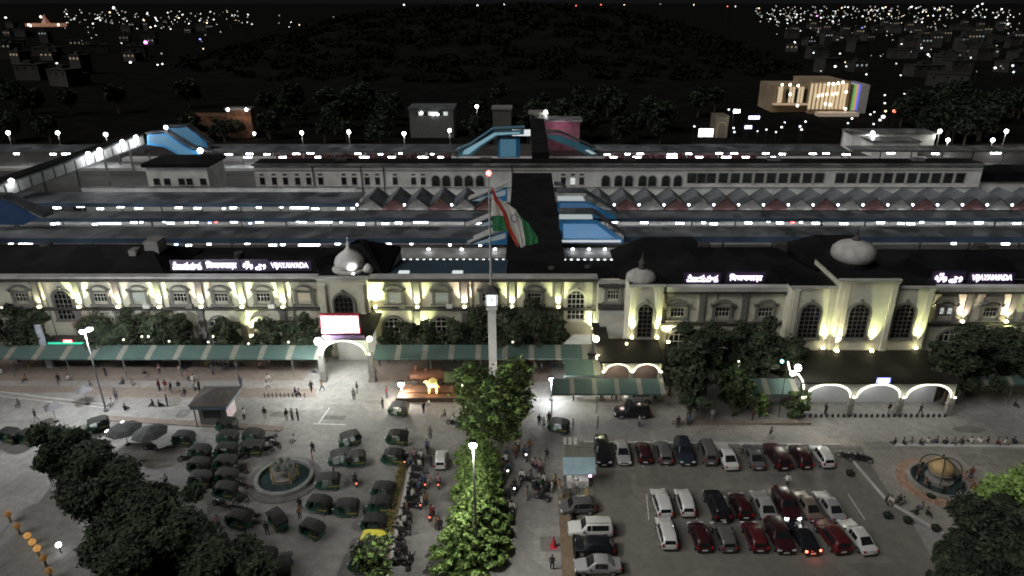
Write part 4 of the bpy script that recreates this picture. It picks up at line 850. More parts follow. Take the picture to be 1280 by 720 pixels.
car('hatch',722,632,PG,'dark grey car tucked in front of the pale blue kiosk',PI/2+.1)
car('suv',790,514,PK,'black off-road car parked broadside under the striped canopy',PI/2,group=None)
car('van',797,496,PW,'white minibus parked behind the black off-road car at the canopy',PI/2,group=None)
car('hatch',551,573,PW,'small vehicle with bright white rear driving away on the centre lane',0.05,group=None).scale=(.85,.8,.95)
# ---------------- auto-rickshaws
canv=mat('auto_canvas_black',(.018,.018,.017),.7,var=.4,scale=1.5); agreen=mat('auto_green',(.012,.05,.033),.45,var=.2); ayel=mat('auto_yellow',(.55,.50,.06),.5,var=.15)
def auto_proto():
    e=bpy.data.objects.new('auto_rickshaw',None); COL.objects.link(e); e['category']='auto rickshaw'
    b=MB(); pr=[(-1.3,.28),(.75,.28),(1.2,.45),(1.32,.75),(1.15,1.05),(.75,.95),(.7,.55),(.0,.50),(-.05,.9),(-1.3,1.0)]
    n=len(pr); W=[.62,.62,.38,.26,.30,.45,.60,.62,.62,.62]
    vs=[(-w_,y,z) for (y,z),w_ in zip(pr,W)]+[(w_,y,z) for (y,z),w_ in zip(pr,W)]
    b.add(vs,[tuple(range(n)),tuple(range(2*n-1,n-1,-1))]+[(i,(i+1)%n,(i+1)%n+n,i+n) for i in range(n)]); b.build('body',agreen,e)
    c=MB(); pr=[(-1.42,.95),(-1.45,1.35),(-1.2,1.72),(-.6,1.84),(.3,1.84),(.82,1.70),(.9,1.6),(.78,1.56),(.2,1.70),(-1.0,1.66),(-1.25,1.0)]; n=len(pr)
    vs=[(-.66,y,z) for y,z in pr]+[(.66,y,z) for y,z in pr]
    c.add(vs,[(i,(i+1)%n,(i+1)%n+n,i+n) for i in range(n)])
    c.add([(-.67,-1.42,.95),(-.67,-.7,.95),(-.67,-.6,1.7),(-.67,-1.2,1.68)],[(0,1,2,3)]); c.add([(.67,-1.42,.95),(.67,-.7,.95),(.67,-.6,1.7),(.67,-1.2,1.68)],[(0,1,2,3)])
    c.box(-.55,.55,-1.1,-.55,.52,.62).box(-.55,.55,-1.2,-1.05,.6,1.2); o=c.build('canopy',canv,e,smooth=False); 
    g=MB(); g.add([(-.5,.93,1.08),(.5,.93,1.08),(.52,.84,1.58),(-.52,.84,1.58)],[(0,1,2,3)]); g.build('windscreen',glass,e)
    [MB().box(s*.63-.005,s*.63+.005,-1.2,-.2,.62,.8).build('side_stripe',mat('stripe_yellow',(.22,.17,.04),.6),e) for s in(-1,1)]
    f=MB()
    for s in(-1,1): f.tube((s*.56,.95,1.0),(s*.6,.84,1.62),.03,n=5).tube((s*.62,-.1,.9),(s*.62,-.1,1.7),.025,n=5)
    f.build('frame',dmetal,e)
    for (x,y) in((0,1.02),(-.55,-.85),(.55,-.85)): 
        t=MB().tube((x-.07,y,.23),(x+.07,y,.23),.23,n=12).build('wheel',tyre,e); MB().tube((x-.08,y,.23),(x+.08,y,.23),.1,n=8).build('rim',rim,t)
    MB().ball((0,1.33,.82),.1,8,5).build('headlight',headlens,e)
    for s in(-1,1): MB().cbox(s*.5,-1.32,.72,.14,.05,.1).build('taillight',redlens,e)
    return e
AP=auto_proto()
AG='auto rickshaws waiting on the forecourt'
def auto(px,py,rz,label,roof=None,s=.96):
    o=inst(AP); x,y=G(px,py,.8); o.location=(x,y,.04); o.rotation_euler=(0,0,rz); o.scale=(s,s,s*.95)
    if roof: setpart(o,'canopy',roof)
    tag(o,label,None,AG); return o
col=[(495,548,1.5),(490,572,1.55),(478,614,1.5),(474,632,1.6),(466,655,1.55),(459,692,1.5),(452,706,1.5)]
for k,(px,py,rz) in enumerate(col): auto(px,py,rz,'dark auto rickshaw in the column left of the planter, {} from the back'.format(od(k+1)))
auto(464,677,1.5,'auto rickshaw with bright yellow roof left of the planter',ayel)
r2=[(436,550,2.1),(424,573,1.9),(409,603,1.7),(397,631,1.4),(345,649,.8),(296,650,1.3),(327,698,1.6),(357,706,.2),(442,575,1.8),(388,662,1.2),(432,636,1.6)]
for k,(px,py,rz) in enumerate(r2): auto(px,py,rz,'dark auto rickshaw curving round the left fountain, {} from the back'.format(od(k+1)))
r3=[(282,532,1.5),(283,548,1.45),(281,564,1.6),(280,580,1.5),(281,597,1.55),(280,614,1.5),(315,546,1.4),(314,561,1.6),(248,566,1.5),(247,583,1.45),(249,600,1.6)]
for k,(px,py,rz) in enumerate(r3): auto(px,py,rz,'dark auto rickshaw in the crowded line near the blue-edged kiosk, {} placed'.format(od(k+1)))
auto(10,545,1.4,'green-tinged auto rickshaw at the far left edge of the plaza'); auto(34,547,1.2,'auto rickshaw beside the left edge one, left of the dark trees')
auto(121,532,2.2,'auto rickshaw standing by the foot of the tall left lamp post'); auto(228,549,1.5,'auto rickshaw half under the trees in front of the red kerb walk')
auto(497,512,1.5,'auto rickshaw with grey roof beside the lit golden ornament',MC['grey_metal']); auto(697,533,1.3,'auto rickshaw with a bright lamp near the crossing marks',canv)
# ---------------- motorcycles
mred=paint('bike_red',(.25,.02,.02)); mblk=paint('bike_black',(.02,.02,.022))
def bike_proto():
    e=bpy.data.objects.new('motorcycle',None); COL.objects.link(e); e['category']='motorcycle'
    for y in(-.62,.62):
        t=MB(); n=16
        vs=[];fs=[]
        for i in range(n):
            a=2*PI*i/n
            for j in range(6):
                q=2*PI*j/6; rr_=.25+.05*math.cos(q); vs.append((.05*math.sin(q),y+rr_*math.cos(a),.31+rr_*math.sin(a)))
        for i in range(n):
            for j in range(6): fs.append((i*6+j,i*6+(j+1)%6,((i+1)%n)*6+(j+1)%6,((i+1)%n)*6+j))
        t.add(vs,fs); w_=t.build('wheel',tyre,e); MB().tube((-.03,y,.31),(.03,y,.31),.16,n=8).build('rim',rim,w_)
    b=MB(); b.lathe((0,0,0),[(.01,0)],4) if 0 else None
    n=8; secs=[(-.75,.07,.62,.10),(-.45,.12,.60,.16),(.0,.13,.56,.20),(.25,.15,.72,.17),(.42,.10,.78,.12),(.55,.05,.80,.06)]
    vs=[];fs=[]
    for (y,hw,zc_,hh) in secs:
        for i in range(n): a=2*PI*i/n; vs.append((hw*math.cos(a),y,zc_+hh*math.sin(a)))
    for k in range(len(secs)-1):
        for i in range(n): fs.append((k*n+i,k*n+(i+1)%n,(k+1)*n+(i+1)%n,(k+1)*n+i))
    fs+=[tuple(range(n)),tuple((len(secs)-1)*n+i for i in range(n))]
    b.add(vs,fs); b.cbox(0,.0,.38,.26,.5,.26); b.build('body',mblk,e,smooth=False)
    MB().cbox(0,-.38,.80,.24,.72,.09).build('seat',blackpl,e)
    f=MB()
    for s in(-1,1): f.tube((s*.07,.62,.31),(s*.07,.42,.95),.022,n=5).tube((s*.07,-.62,.31),(s*.07,0,.4),.022,n=5)
    f.tube((.16,-.8,.35),(.14,.1,.32),.045,n=6); f.build('frame',metal,e)
    MB().tube((-.34,.33,1.03),(.34,.33,1.03),.02,n=5).build('handlebar',dmetal,e)
    for s in(-1,1): MB().cbox(s*.33,.36,1.17,.1,.03,.07).build('mirror',dmetal,e)
    MB().ball((0,.52,.92),.09,8,5).build('headlight',headlens,e); MB().cbox(0,-.83,.72,.12,.05,.08).build('taillight',redlens,e)
    MB().cbox(0,.62,.63,.13,.4,.03).cbox(0,-.72,.64,.13,.35,.03).build('mudguard',mblk,e)
    return e
BP=bike_proto()
def bike(px,py,rz,label,grp='motorcycles on the forecourt',col=None,head=None,tail=None):
    o=inst(BP); x,y=G(px,py,.4); o.location=(x,y,.03); o.rotation_euler=(0,0,rz)
    if col: recolor(o,mblk,col)
    if head: setpart(o,'headlight',hl)
    if tail: setpart(o,'taillight',tl)
    tag(o,label,None,grp); return o
# ---------------- people
skin=mat('skin',(.20,.11,.07),.6,var=.1); hairm=mat('hair_black',(.01,.009,.008),.6); shoe=mat('shoe',(.03,.025,.02),.6)
shirt0=mat('shirt_base',(.3,.3,.3),.85,var=.1); pant0=mat('trouser_base',(.04,.04,.05),.85,var=.1)
SH={'dark':mat('cloth_dark',(.025,.026,.03),.9),'white':mat('cloth_white',(.55,.54,.5),.9,var=.1),'red':mat('cloth_red',(.16,.03,.03),.9),'blue':mat('cloth_blue',(.06,.085,.14),.9),'yellow':mat('cloth_yellow',(.30,.26,.08),.9),'pink':mat('cloth_pink',(.33,.19,.20),.9),'grey':mat('cloth_grey',(.16,.16,.16),.9),'green':mat('cloth_green',(.05,.16,.08),.9),'orange':mat('cloth_orange',(.24,.13,.07),.9)}
PT={'dark':mat('pants_dark',(.022,.022,.028),.9),'blue':mat('pants_blue',(.03,.045,.09),.9),'pale':mat('pants_pale',(.3,.28,.24),.9)}
def person_proto(pose):
    # joints: pelvis, chest, neck, head; mirrored limbs
    J={}; 
    if pose=='stand': hip=.92; legs=[((.10,0,.90),(.12,.02,.49),(.12,-.02,.09),(.13,.13,.04))]*2; arms=[((.19,0,1.40),(.25,-.02,1.12),(.25,.06,.86),(.24,.09,.77))]*2; tilt=0
    elif pose=='walk': hip=.90; legs=[((.10,0,.88),(.11,.20,.50),(.11,.22,.10),(.11,.36,.06)),((.10,0,.88),(.11,-.06,.48),(.11,-.34,.16),(.11,-.24,.05))]; arms=[((.19,.02,1.38),(.25,-.12,1.13),(.25,-.14,.88),(.24,-.12,.80)),((.19,.02,1.38),(.24,.12,1.12),(.23,.28,.92),(.22,.33,.86))]; tilt=.04
    elif pose=='sit': hip=.22; legs=[((.10,0,.20),(.24,.38,.34),(.20,.52,.06),(.20,.66,.05))]*2; arms=[((.19,.02,.68),(.26,.12,.45),(.2,.34,.36),(.18,.42,.36))]*2; tilt=.05
    else: hip=.92; legs=[((.10,-.25,.90),(.22,.15,.82),(.20,.02,.40),(.20,.14,.34))]*2; arms=[((.19,-.17,1.36),(.30,-.02,1.14),(.28,.26,1.06),(.28,.34,1.04))]*2; tilt=.08; 
    yo=-.25 if pose=='ride' else 0
    V=[];R=[];Ed=[]
    def v(p,r): V.append(p); R.append(r); return len(V)-1
    pel=v((0,yo,hip),.155); wa=v((0,yo+tilt*.4,hip+.20),.135); ch=v((0,yo+tilt,hip+.42),.165); nk=v((0,yo+tilt*1.3,hip+.58),.06); hd=v((0,yo+tilt*1.5+.01,hip+.66),.085); ht=v((0,yo+tilt*1.6,hip+.78),.075)
    Ed+=[(pel,wa),(wa,ch),(ch,nk),(nk,hd),(hd,ht)]
    nose=v((0,yo+tilt*1.5+.10,hip+.69),.02); Ed.append((hd,nose))
    for s,lg,am in((1,legs[0],arms[0]),(-1,legs[1],arms[1])):
        p=pel
        for q,r in zip(lg,(.10,.075,.05,.04)): i=v((q[0]*s,q[1],q[2]),r); Ed.append((p,i)); p=i
        p=ch
        for q,r in zip(am,(.065,.048,.034,.028)): i=v((q[0]*s,q[1],q[2]),r); Ed.append((p,i)); p=i
    me=bpy.data.meshes.new('p'); me.from_pydata(V,Ed,[]); o=bpy.data.objects.new('p',me); COL.objects.link(o)
    m=o.modifiers.new('s','SKIN'); 
    for i,r in enumerate(R): me.skin_vertices[0].data[i].radius=(r,r*(.72 if i in(0,1,2) else 1)); 
    me.skin_vertices[0].data[0].use_root=True
    o.modifiers.new('ss','SUBSURF').levels=1
    bpy.context.view_layer.update(); m2=bpy.data.meshes.new_from_object(o.evaluated_get(bpy.context.evaluated_depsgraph_get())); bpy.data.objects.remove(o); m2.name='person_'+pose
    for mm in(skin,shirt0,pant0,shoe): m2.materials.append(mm)
    legpts=[Vector((q[0]*s,q[1],q[2])) for s,lg in((1,legs[0]),(-1,legs[1])) for q in lg[1:3]]+[ (Vector((lg[0][0]*s,lg[0][1],lg[0][2]))+Vector((lg[1][0]*s,lg[1][1],lg[1][2])))/2 for s,lg in((1,legs[0]),(-1,legs[1]))]
    feet=[Vector((lg[3][0]*s,lg[3][1],lg[3][2])) for s,lg in((1,legs[0]),(-1,legs[1]))]
    hands=[Vector((am[3][0]*s,am[3][1],am[3][2])) for s,am in((1,arms[0]),(-1,arms[1]))]
    for p in m2.polygons:
        c=p.center; p.use_smooth=True
        if c.z>hip+.57: k=0
        elif min((c-q).length for q in hands)<.10: k=0
        elif min((c-q).length for q in feet)<.13: k=3
        elif pose!='sit' and c.z<hip-.02 and abs(c.x)<.23: k=2
        elif pose in('sit','ride') and (min((c-q).length for q in legpts)<.2 or c.z<hip) and c.z<hip+.15 and min((c-Vector((0,yo,hip+.15))).length,9)>.13: k=2
        else: k=1
        p.material_index=k
    o=bpy.data.objects.new('person',m2); COL.objects.link(o); o['category']='person'
    hb=MB().ball((0,yo+tilt*1.6-.02,hip+.775),.098,10,6,sz=.92); h=hb.build('hair',hairm,o)
    return o
PP={k:person_proto(k) for k in('stand','walk','sit','ride')}
def person(pose,px,py,shirt,label,grp,rz=None,z=.03,pants='dark',at=None):
    o=inst(PP[pose]); x,y=at if at else G(px,py,0); o.location=(x,y,z); o.rotation_euler=(0,0,random.uniform(0,6.28) if rz is None else rz)
    for sl in o.material_slots: pass
    o.material_slots[1].link='OBJECT'; o.material_slots[1].material=SH[shirt]; o.material_slots[2].link='OBJECT'; o.material_slots[2].material=PT[pants]
    tag(o,label,None,grp); return o
VB={'stand':'standing','walk':'walking','sit':'sitting','ride':'riding'}
def crowd(zone,grp,lst):
    for k,(pose,px,py,c) in enumerate(lst):
        person(pose,px,py,c,'{} person in {} {}, {} in line'.format(VB[pose],c if c!='dark' else 'dark clothes',zone,od(k+1)),grp,pants=random.choice(['dark','dark','blue','pale']))
crowd('by the left lamp post','people by the left lamp post',[('stand',133,471,'dark'),('sit',155,481,'dark'),('sit',166,483,'grey'),('sit',113,485,'dark'),('sit',141,506,'white'),('sit',157,514,'dark'),('stand',146,500,'grey')])
crowd('left of the lamp post','people on the left plaza',[('walk',46,527,'dark'),('sit',24,507,'grey'),('sit',34,476,'orange'),('sit',85,476,'white'),('sit',38,461,'yellow'),('sit',2,468,'white'),('stand',67,607,'dark')])
crowd('in the group left of the kiosk','people left of the kiosk',[('stand',200,489,'red'),('stand',208,489,'red'),('stand',215,492,'dark'),('stand',225,490,'dark'),('sit',232,493,'dark'),('sit',192,508,'dark'),('sit',199,509,'dark'),('stand',210,508,'dark'),('sit',243,489,'grey'),('stand',250,489,'dark')])
crowd('in the row under the long awning','people in front of the long awning',[('stand',231,462,'dark'),('sit',237,458,'dark'),('sit',258,459,'yellow'),('sit',267,458,'blue'),('sit',272,458,'blue'),('sit',277,459,'dark'),('sit',282,459,'dark'),('sit',289,460,'dark'),('sit',294,459,'grey'),('sit',301,459,'dark')])
crowd('in front of the entrance arch','people near the entrance arch',[('walk',390,490,'dark'),('walk',403,489,'orange'),('stand',447,492,'dark'),('stand',443,500,'grey'),('stand',466,457,'dark'),('stand',475,458,'dark'),('sit',469,467,'dark'),('sit',395,467,'grey'),('sit',369,493,'dark'),('sit',375,494,'grey')])
crowd('with long shadows right of the kiosk','people right of the kiosk',[('stand',306,525,'white'),('stand',332,524,'dark'),('stand',359,526,'dark'),('stand',366,526,'grey'),('stand',373,526,'dark'),('sit',293,537,'red'),('sit',347,547,'grey'),('sit',369,552,'white')])
crowd('around the lit ornament','people around the lit ornament',[('stand',484,498,'red'),('stand',479,512,'dark'),('stand',530,517,'dark'),('sit',537,507,'white'),('sit',557,521,'dark'),('stand',538,549,'grey'),('walk',509,551,'dark')])
crowd('behind the round tree','people behind the round tree',[('stand',658,461,'dark'),('stand',664,460,'red'),('stand',669,460,'dark'),('stand',677,466,'grey'),('sit',690,458,'dark'),('sit',697,459,'dark'),('sit',706,457,'white')])
crowd('near the crossing marks','people near the crossing marks',[('stand',674,533,'dark'),('stand',680,537,'white'),('stand',686,530,'dark'),('stand',716,539,'dark'),('sit',711,541,'grey'),('stand',747,536,'dark'),('stand',799,534,'grey'),('stand',717,501,'dark')])
crowd('beside the parked minibus','people beside the parked minibus',[('stand',765,500,'dark'),('stand',770,500,'dark'),('stand',811,500,'dark'),('stand',818,500,'dark'),('stand',824,500,'dark')])
crowd('near the right arcade','people near the right arcade',[('stand',1031,519,'dark'),('stand',1110,518,'dark'),('walk',1149,520,'dark'),('sit',1267,508,'dark'),('stand',940,527,'red'),('walk',962,549,'dark'),('stand',890,525,'white')])
crowd('on the long low kerb','people sitting along the right kerb',[('sit',1118+int(k*10.6),556+random.choice((-1,0,1)),random.choice(['dark','dark','dark','white','red','grey'])) for k in range(15)])
crowd('by the right fountain','people by the right fountain',[('sit',1107,628,'dark'),('sit',1113,629,'white'),('sit',1124,628,'dark'),('sit',1129,631,'grey'),('sit',1145,644,'dark'),('sit',1157,644,'dark'),('sit',1152,638,'grey'),('stand',1146,601,'red'),('sit',1155,607,'orange'),('sit',1195,619,'white'),('stand',1213,621,'red'),('stand',1212,600,'red'),('stand',1204,606,'pink')])
person('walk',983,609,'white','person in white walking between the two rear parking rows',None)
person('stand',690,712,'dark','dark clad person walking left of the brown divider near the camera',None)
crowd('near the pale blue kiosk','people near the pale blue kiosk',[('stand',690,617,'white'),('stand',699,616,'orange'),('stand',701,626,'grey'),('stand',694,609,'yellow'),('stand',733,626,'yellow'),('stand',716,612,'white'),('stand',722,616,'white')])
# planter side row of motorcycles
def ridden(px,py,rz,shirt,lbl,grp,**k):
    o=bike(px,py,rz,'motorcycle '+lbl,grp,**k)
    person('ride',0,0,shirt,'{} clad rider on the motorcycle {}'.format(shirt,lbl),grp+', riders',rz=rz,z=-.03,at=(o.location.x,o.location.y),pants='dark')
row=[(522,587,'white'),(519,596,'grey'),(518,607,'dark'),(515,615,'dark'),(514,624,'white'),(513,632,'dark'),(507,641,'dark'),(505,650,'dark'),(503,658,'white'),(499,664,'white'),(498,682,'dark'),(498,690,'dark'),(497,703,'dark'),(496,676,'grey')]
for k,(px,py,c) in enumerate(row):
    bike(px,py,1.3+rr(.4),'motorcycle parked along the planter, {} in the row'.format(od(k+1)))
    if c=='white' or k%3==0: person('stand',px+3,py+2,c,'{} clad person beside the planter motorcycles, number {} in line'.format(c,['one','two','three','four','five','six','seven','eight','nine','ten','eleven','twelve','thirteen','fourteen'][k]),'people beside the planter motorcycles')
TG='motorcycles moving through the centre lanes'
ridden(548,603,0.1,'pink','with red tail light behind the white vehicle',TG,tail=True)
ridden(540,643,-.15,'red','bright red one alone in mid lane',TG,col=mred,tail=True)
ridden(530,603,.3,'blue','with blue rider near the planter top',TG,tail=True)
ridden(514,702,0,'dark','nearest the camera in the left lane',TG)
ridden(526,573,.5,'white','leading the pair near the top of the planter',TG); ridden(518,571,.2,'pink','second of the pair near the planter top',TG)
ridden(643,612,PI,'dark','with white headlight right of the tall tree',TG,head=True)
ridden(628,617,PI-.2,'dark','half hidden against the tall tree',TG)
ridden(444,602,.4,'dark','with red light left of the auto column',TG,tail=True)
ridden(566,529,1.2,'white','stopped left of the round tree',TG)
ridden(644,566,.1,'orange','with orange rider right of the tree top',TG); ridden(632,577,.3,'white','just below the round tree on its right',TG)
for k,(px,py,c,rz) in enumerate(((668,583,'pink',.5),(674,585,'pink',.2),(662,600,'grey',1),(668,610,'dark',.3),(677,622,'dark',1.1),(674,608,'green',.7),(682,612,'dark',1.9),(679,603,'white',.9))):
    ridden(px,py,rz,c,'in the cluster left of the kiosk, {} of them'.format(od(k+1)),'motorcycles clustered left of the kiosk')
ridden(628,553,0,'white','just right of the round tree trunk',TG); ridden(647,558,.2,'white','right of the street lamp head',TG)
ridden(607,716,PI,'white','at the bottom edge beside the lamp pole',TG); ridden(444,549,1,'dark','left of the first column auto',TG)
for k,(px,py) in enumerate(((1056,571),(1066,571),(1074,573),(1081,574))): bike(px,py,1.2+rr(.5),'motorcycle parked right of the back car row, {} from the left'.format(od(k+1)),'motorcycles right of the back car row')
for k,(px,py) in enumerate(((264,574),(266,590),(300,572),(300,588),(264,606),(300,627),(188,560),(232,574),(333,562),(302,606),(274,630),(312,640),(296,636),(335,550),(344,556))): bike(px,py,1.5+rr(.8),'motorcycle among the rickshaws near the kiosk, {} of them'.format(od(k+1)),'motorcycles among the left rickshaws')

rz_=random.Random(77)
def zone(n,x0,x1,y0,y1,zn,grp,poses=('stand','walk','stand','sit')):
    L=sorted([(rz_.uniform(x0,x1),rz_.uniform(y0,y1)) for _ in range(n)])
    crowd(zn,grp,[(rz_.choice(poses),a,b,rz_.choice(['dark','dark','dark','grey','white','blue','pink','orange'])) for a,b in L])
zone(12,618,700,545,640,'scattered in the right-hand lane','pedestrians in the right-hand lane',('stand','walk','stand'))
zone(10,506,560,545,700,'scattered in the left-hand lane','pedestrians in the left-hand lane',('stand','walk','stand'))
zone(16,40,380,455,485,'on the forecourt behind the kiosk','people on the rear left forecourt')
zone(9,270,450,560,700,'between the rickshaws and the left fountain','people among the rickshaws',('stand','stand','walk'))
zone(8,840,1000,500,535,'along the red kerb before the trees','people along the red kerb',('stand','walk','sit'))
for k in range(9):
    px,py=[(508,575),(512,582),(524,612),(528,628),(636,590),(640,640),(652,600),(656,570),(534,560)][k]
    ridden(px,py,rz_.uniform(-.3,.3)+(PI if px>620 else 0),rz_.choice(['dark','white','blue','grey']),'weaving through the busy lanes, {} of nine'.format(od(k+1)),TG,tail=k%3==0,head=k%3==1 and px>620)
# ================================================================ trees
def crown(blobs,n,leaf,mats,parent,name='crown',fr=.72,seed=0,flat=.0,nv=.5):
    """thousands of leaf clumps scattered through ellipsoid blobs (centre, radius xyz), in two or three tones"""
    r=np.random.default_rng(seed+11); vol=np.array([b[1][0]*b[1][1] for b in blobs]); pick=r.choice(len(blobs),n,p=vol/vol.sum())
    C=np.array([b[0] for b in blobs],float)[pick]; Rr=np.array([b[1] for b in blobs],float)[pick]
    d=r.normal(size=(n,3)); d/=np.linalg.norm(d,axis=1)[:,None]; rad=(fr+(1-fr)*r.random(n)**.7)*(1+.18*r.normal(size=n)*.6)
    # lumpy surface: modulate by pseudo noise of the direction so that gaps appear
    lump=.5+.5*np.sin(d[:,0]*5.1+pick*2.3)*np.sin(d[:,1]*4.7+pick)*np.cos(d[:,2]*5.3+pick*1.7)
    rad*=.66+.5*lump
    p=C+d*Rr*rad[:,None]
    a=r.normal(size=(n,3)); a[:,2]*=.5; a/=np.linalg.norm(a,axis=1)[:,None]
    nn=d+nv*r.normal(size=(n,3)); nn[:,2]+=.3+flat; b=np.cross(a,nn); b/=np.linalg.norm(b,axis=1)[:,None]
    s=leaf*(.6+.8*r.random(n))[:,None]; a*=s; b*=s*.55
    V=np.stack([p-a,p-a*.1+b,p+a,p-a*.1-b],1).reshape(-1,3)
    me=bpy.data.meshes.new(name); me.vertices.add(4*n); me.vertices.foreach_set('co',V.astype(np.float32).ravel())
    me.loops.add(4*n); me.loops.foreach_set('vertex_index',np.arange(4*n,dtype=np.int32)); me.polygons.add(n)
    me.polygons.foreach_set('loop_start',np.arange(0,4*n,4,dtype=np.int32)); me.polygons.foreach_set('loop_total',np.full(n,4,dtype=np.int32))
    for m in mats: me.materials.append(m)
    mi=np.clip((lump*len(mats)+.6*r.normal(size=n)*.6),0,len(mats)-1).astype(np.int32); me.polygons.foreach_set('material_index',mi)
    me.update(calc_edges=True); me.validate()
    o=bpy.data.objects.new(name,me); COL.objects.link(o); o.parent=parent; return o
def tree(x,y,h,rad,label,kind='tree',mats=None,n=3500,leaf=.32,grp=None,seed=0,blobs=None,low=.35,cat='tree'):
    e=E(kind,(x,y,0),label,cat,grp); r=random.Random(seed)
    mats=mats or [foliage[0],foliage[1]]
    if blobs is None:
        blobs=[((0,0,h*(low+1)/2),(rad*.62,rad*.62,h*(1-low)/2))]
        for k in range(15):
            a=r.uniform(0,2*PI); q=rad*r.uniform(.35,.88); zz=r.uniform(low+.08,.92)*h; s=rad*r.uniform(.2,.45); blobs.append(((q*math.cos(a),q*math.sin(a),zz),(s,s,s*.8)))
    t=MB().tube((0,0,0),(0.1,0,h*.5),max(.09,h*.028),h*.016,n=8)
    for k in range(5):
        a=k*1.25+seed; q=rad*.6; t.tube((0.05,0,h*(.3+.04*k)),(q*math.cos(a),q*math.sin(a),h*(.55+.06*k)),h*.012,h*.004,n=6)
    t.build('trunk',bark,e,off=False)
    crown(blobs,n,leaf,mats,e,seed=seed); return e
fd,fm,fb,fk=foliage
# trees along the facade, behind the awning
LF=[(14,426,400,384,30),(46,428,395,386,20),(126,428,400,386,26),(158,426,0,390,24),(190,428,0,392,26),(222,428,0,396,20),(283,430,0,398,19),(338,429,0,394,22),(372,429,0,392,26),(405,428,0,420,9),(484,430,0,410,12),(510,430,0,400,16),(536,429,0,396,16),(566,430,0,396,20),(596,430,0,380,24),(632,428,0,378,26),(668,428,0,376,30),(694,430,0,386,18)]
TG_='small trees along the left station front'
for k,(px,py,_,pt,w_) in enumerate(LF):
    Y=87.2; x=XX(px,Y,4); h=P(px,pt,Y)[1]; s=(Y*.9225+17)/F
    tree(x,Y,h,max(1.2,w_*s*.95),'dark leafy tree along the left station front, {} from the left'.format(od(k+1)),mats=[fk,fd,fd],n=3200,leaf=.23,grp=TG_,seed=k,low=.12)
for k,(px,Yq,pt,w_) in enumerate(((860,77,402,22),(840,78,430,11),(885,78.5,396,24),(920,79.5,402,20),(952,79,400,25),(985,79,420,24),(1190,76,414,28),(1222,78,404,34),(1262,79,408,30),(1170,78,424,14))):
    x=XX(px,Yq,5); h=P(px,pt,Yq)[1]; s=(Yq*.9225+17)/F
    tree(x,Yq,h,w_*s,'tall dark tree in front of the right station building, {} from the left'.format(od(k+1)),mats=[fk,fd,fd],n=6500,leaf=.25,grp='tall trees before the right station building',seed=40+k,low=.2)
def gtree(px,pyb,pyt,w_,label,mats,n,leaf,seed,low=.3,lean=0,**k):
    x,y=G(px,pyb); h=P(px,pyt,y)[1]; s=(y*.9225+17)/F; return tree(x,y,h,w_*s,label,mats=mats,n=n,leaf=leaf,seed=seed,low=low,**k)
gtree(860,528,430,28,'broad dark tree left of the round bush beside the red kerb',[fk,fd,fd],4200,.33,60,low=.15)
gtree(916,520,452,24,'rounded dark bush-like tree before the pale teal canopy',[fd,fm,fd],2600,.28,61,low=.1)
gtree(996,520,486,17,'low spreading bush at the left end of the arcade',[fd,fm],1200,.25,62,low=.02)
gtree(949,522,494,9,'small bright bush beside the red kerb',[fm,fb],500,.22,63,low=.02)
# central avenue trees
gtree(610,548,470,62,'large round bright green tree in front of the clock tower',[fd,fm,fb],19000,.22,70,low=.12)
for k,(px,pyb,pyt,w_) in enumerate(((598,578,540,24),(601,600,552,27),(598,628,566,29),(600,655,590,33),(594,690,612,40),(580,712,645,38))):
    x,y=G(px,pyb); h=P(px,pyt,y)[1]; rad=w_*(y*.9225+17)/F*1.12; bl=[]; rq=random.Random(k)
    for q in range(7):
        zz=h*(.12+.13*q); R=rad*(1.05-.13*q)
        for j in range(9):
            a=j*2*PI/9+q*.35+rq.uniform(-.15,.15)
            for t in(.3,.6,.92): rr3=R*t*rq.uniform(.9,1.1); bl.append(((rr3*math.cos(a),rr3*math.sin(a),zz+h*.10-t*t*h*.07),(R*.17,R*.17,h*.035)))
    tree(x,y,h,rad,'bright green avenue tree behind the lamp pole, {} from the back'.format(od(k+1)),mats=[fb,fm,fb,fb],n=13000,leaf=.17,seed=80+k,blobs=bl,grp='bright green avenue trees')
strip('median',G(612,552),G(588,760),1.8,.14,pale)
# big dark trees bottom left
for k,(px,pyb,pyt,w_,hh) in enumerate(((92,606,532,34,0),(140,650,562,50,0),(178,700,592,60,0),(232,745,632,66,0),(200,790,660,60,0),(285,790,678,58,0),(330,810,712,36,0))):
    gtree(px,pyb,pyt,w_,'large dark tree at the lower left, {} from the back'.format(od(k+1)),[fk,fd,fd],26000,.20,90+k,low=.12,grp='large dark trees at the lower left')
gtree(474,735,672,26,'green bush tree at the near end of the planter',[fm,fd,fb],2600,.3,99,low=.1)
# bottom right trees
gtree(1266,690,588,56,'tree at the lower right with lamplight put into its bright green leaves',[fb,fb,fb],16000,.22,101,low=.3)  # light of an off-frame lamp put into the leaf colour, no lamp here
for k,(px,pyb,pyt,w_) in enumerate(((1225,760,650,62),(1290,770,622,70),(1178,790,694,36),(1240,720,636,40))):
    gtree(px,pyb,pyt,w_,'large dark tree at the lower right corner, {} from the back'.format(od(k+1)),[fk,fk,fd],22000,.22,110+k,low=.1,grp='large dark trees at the lower right')
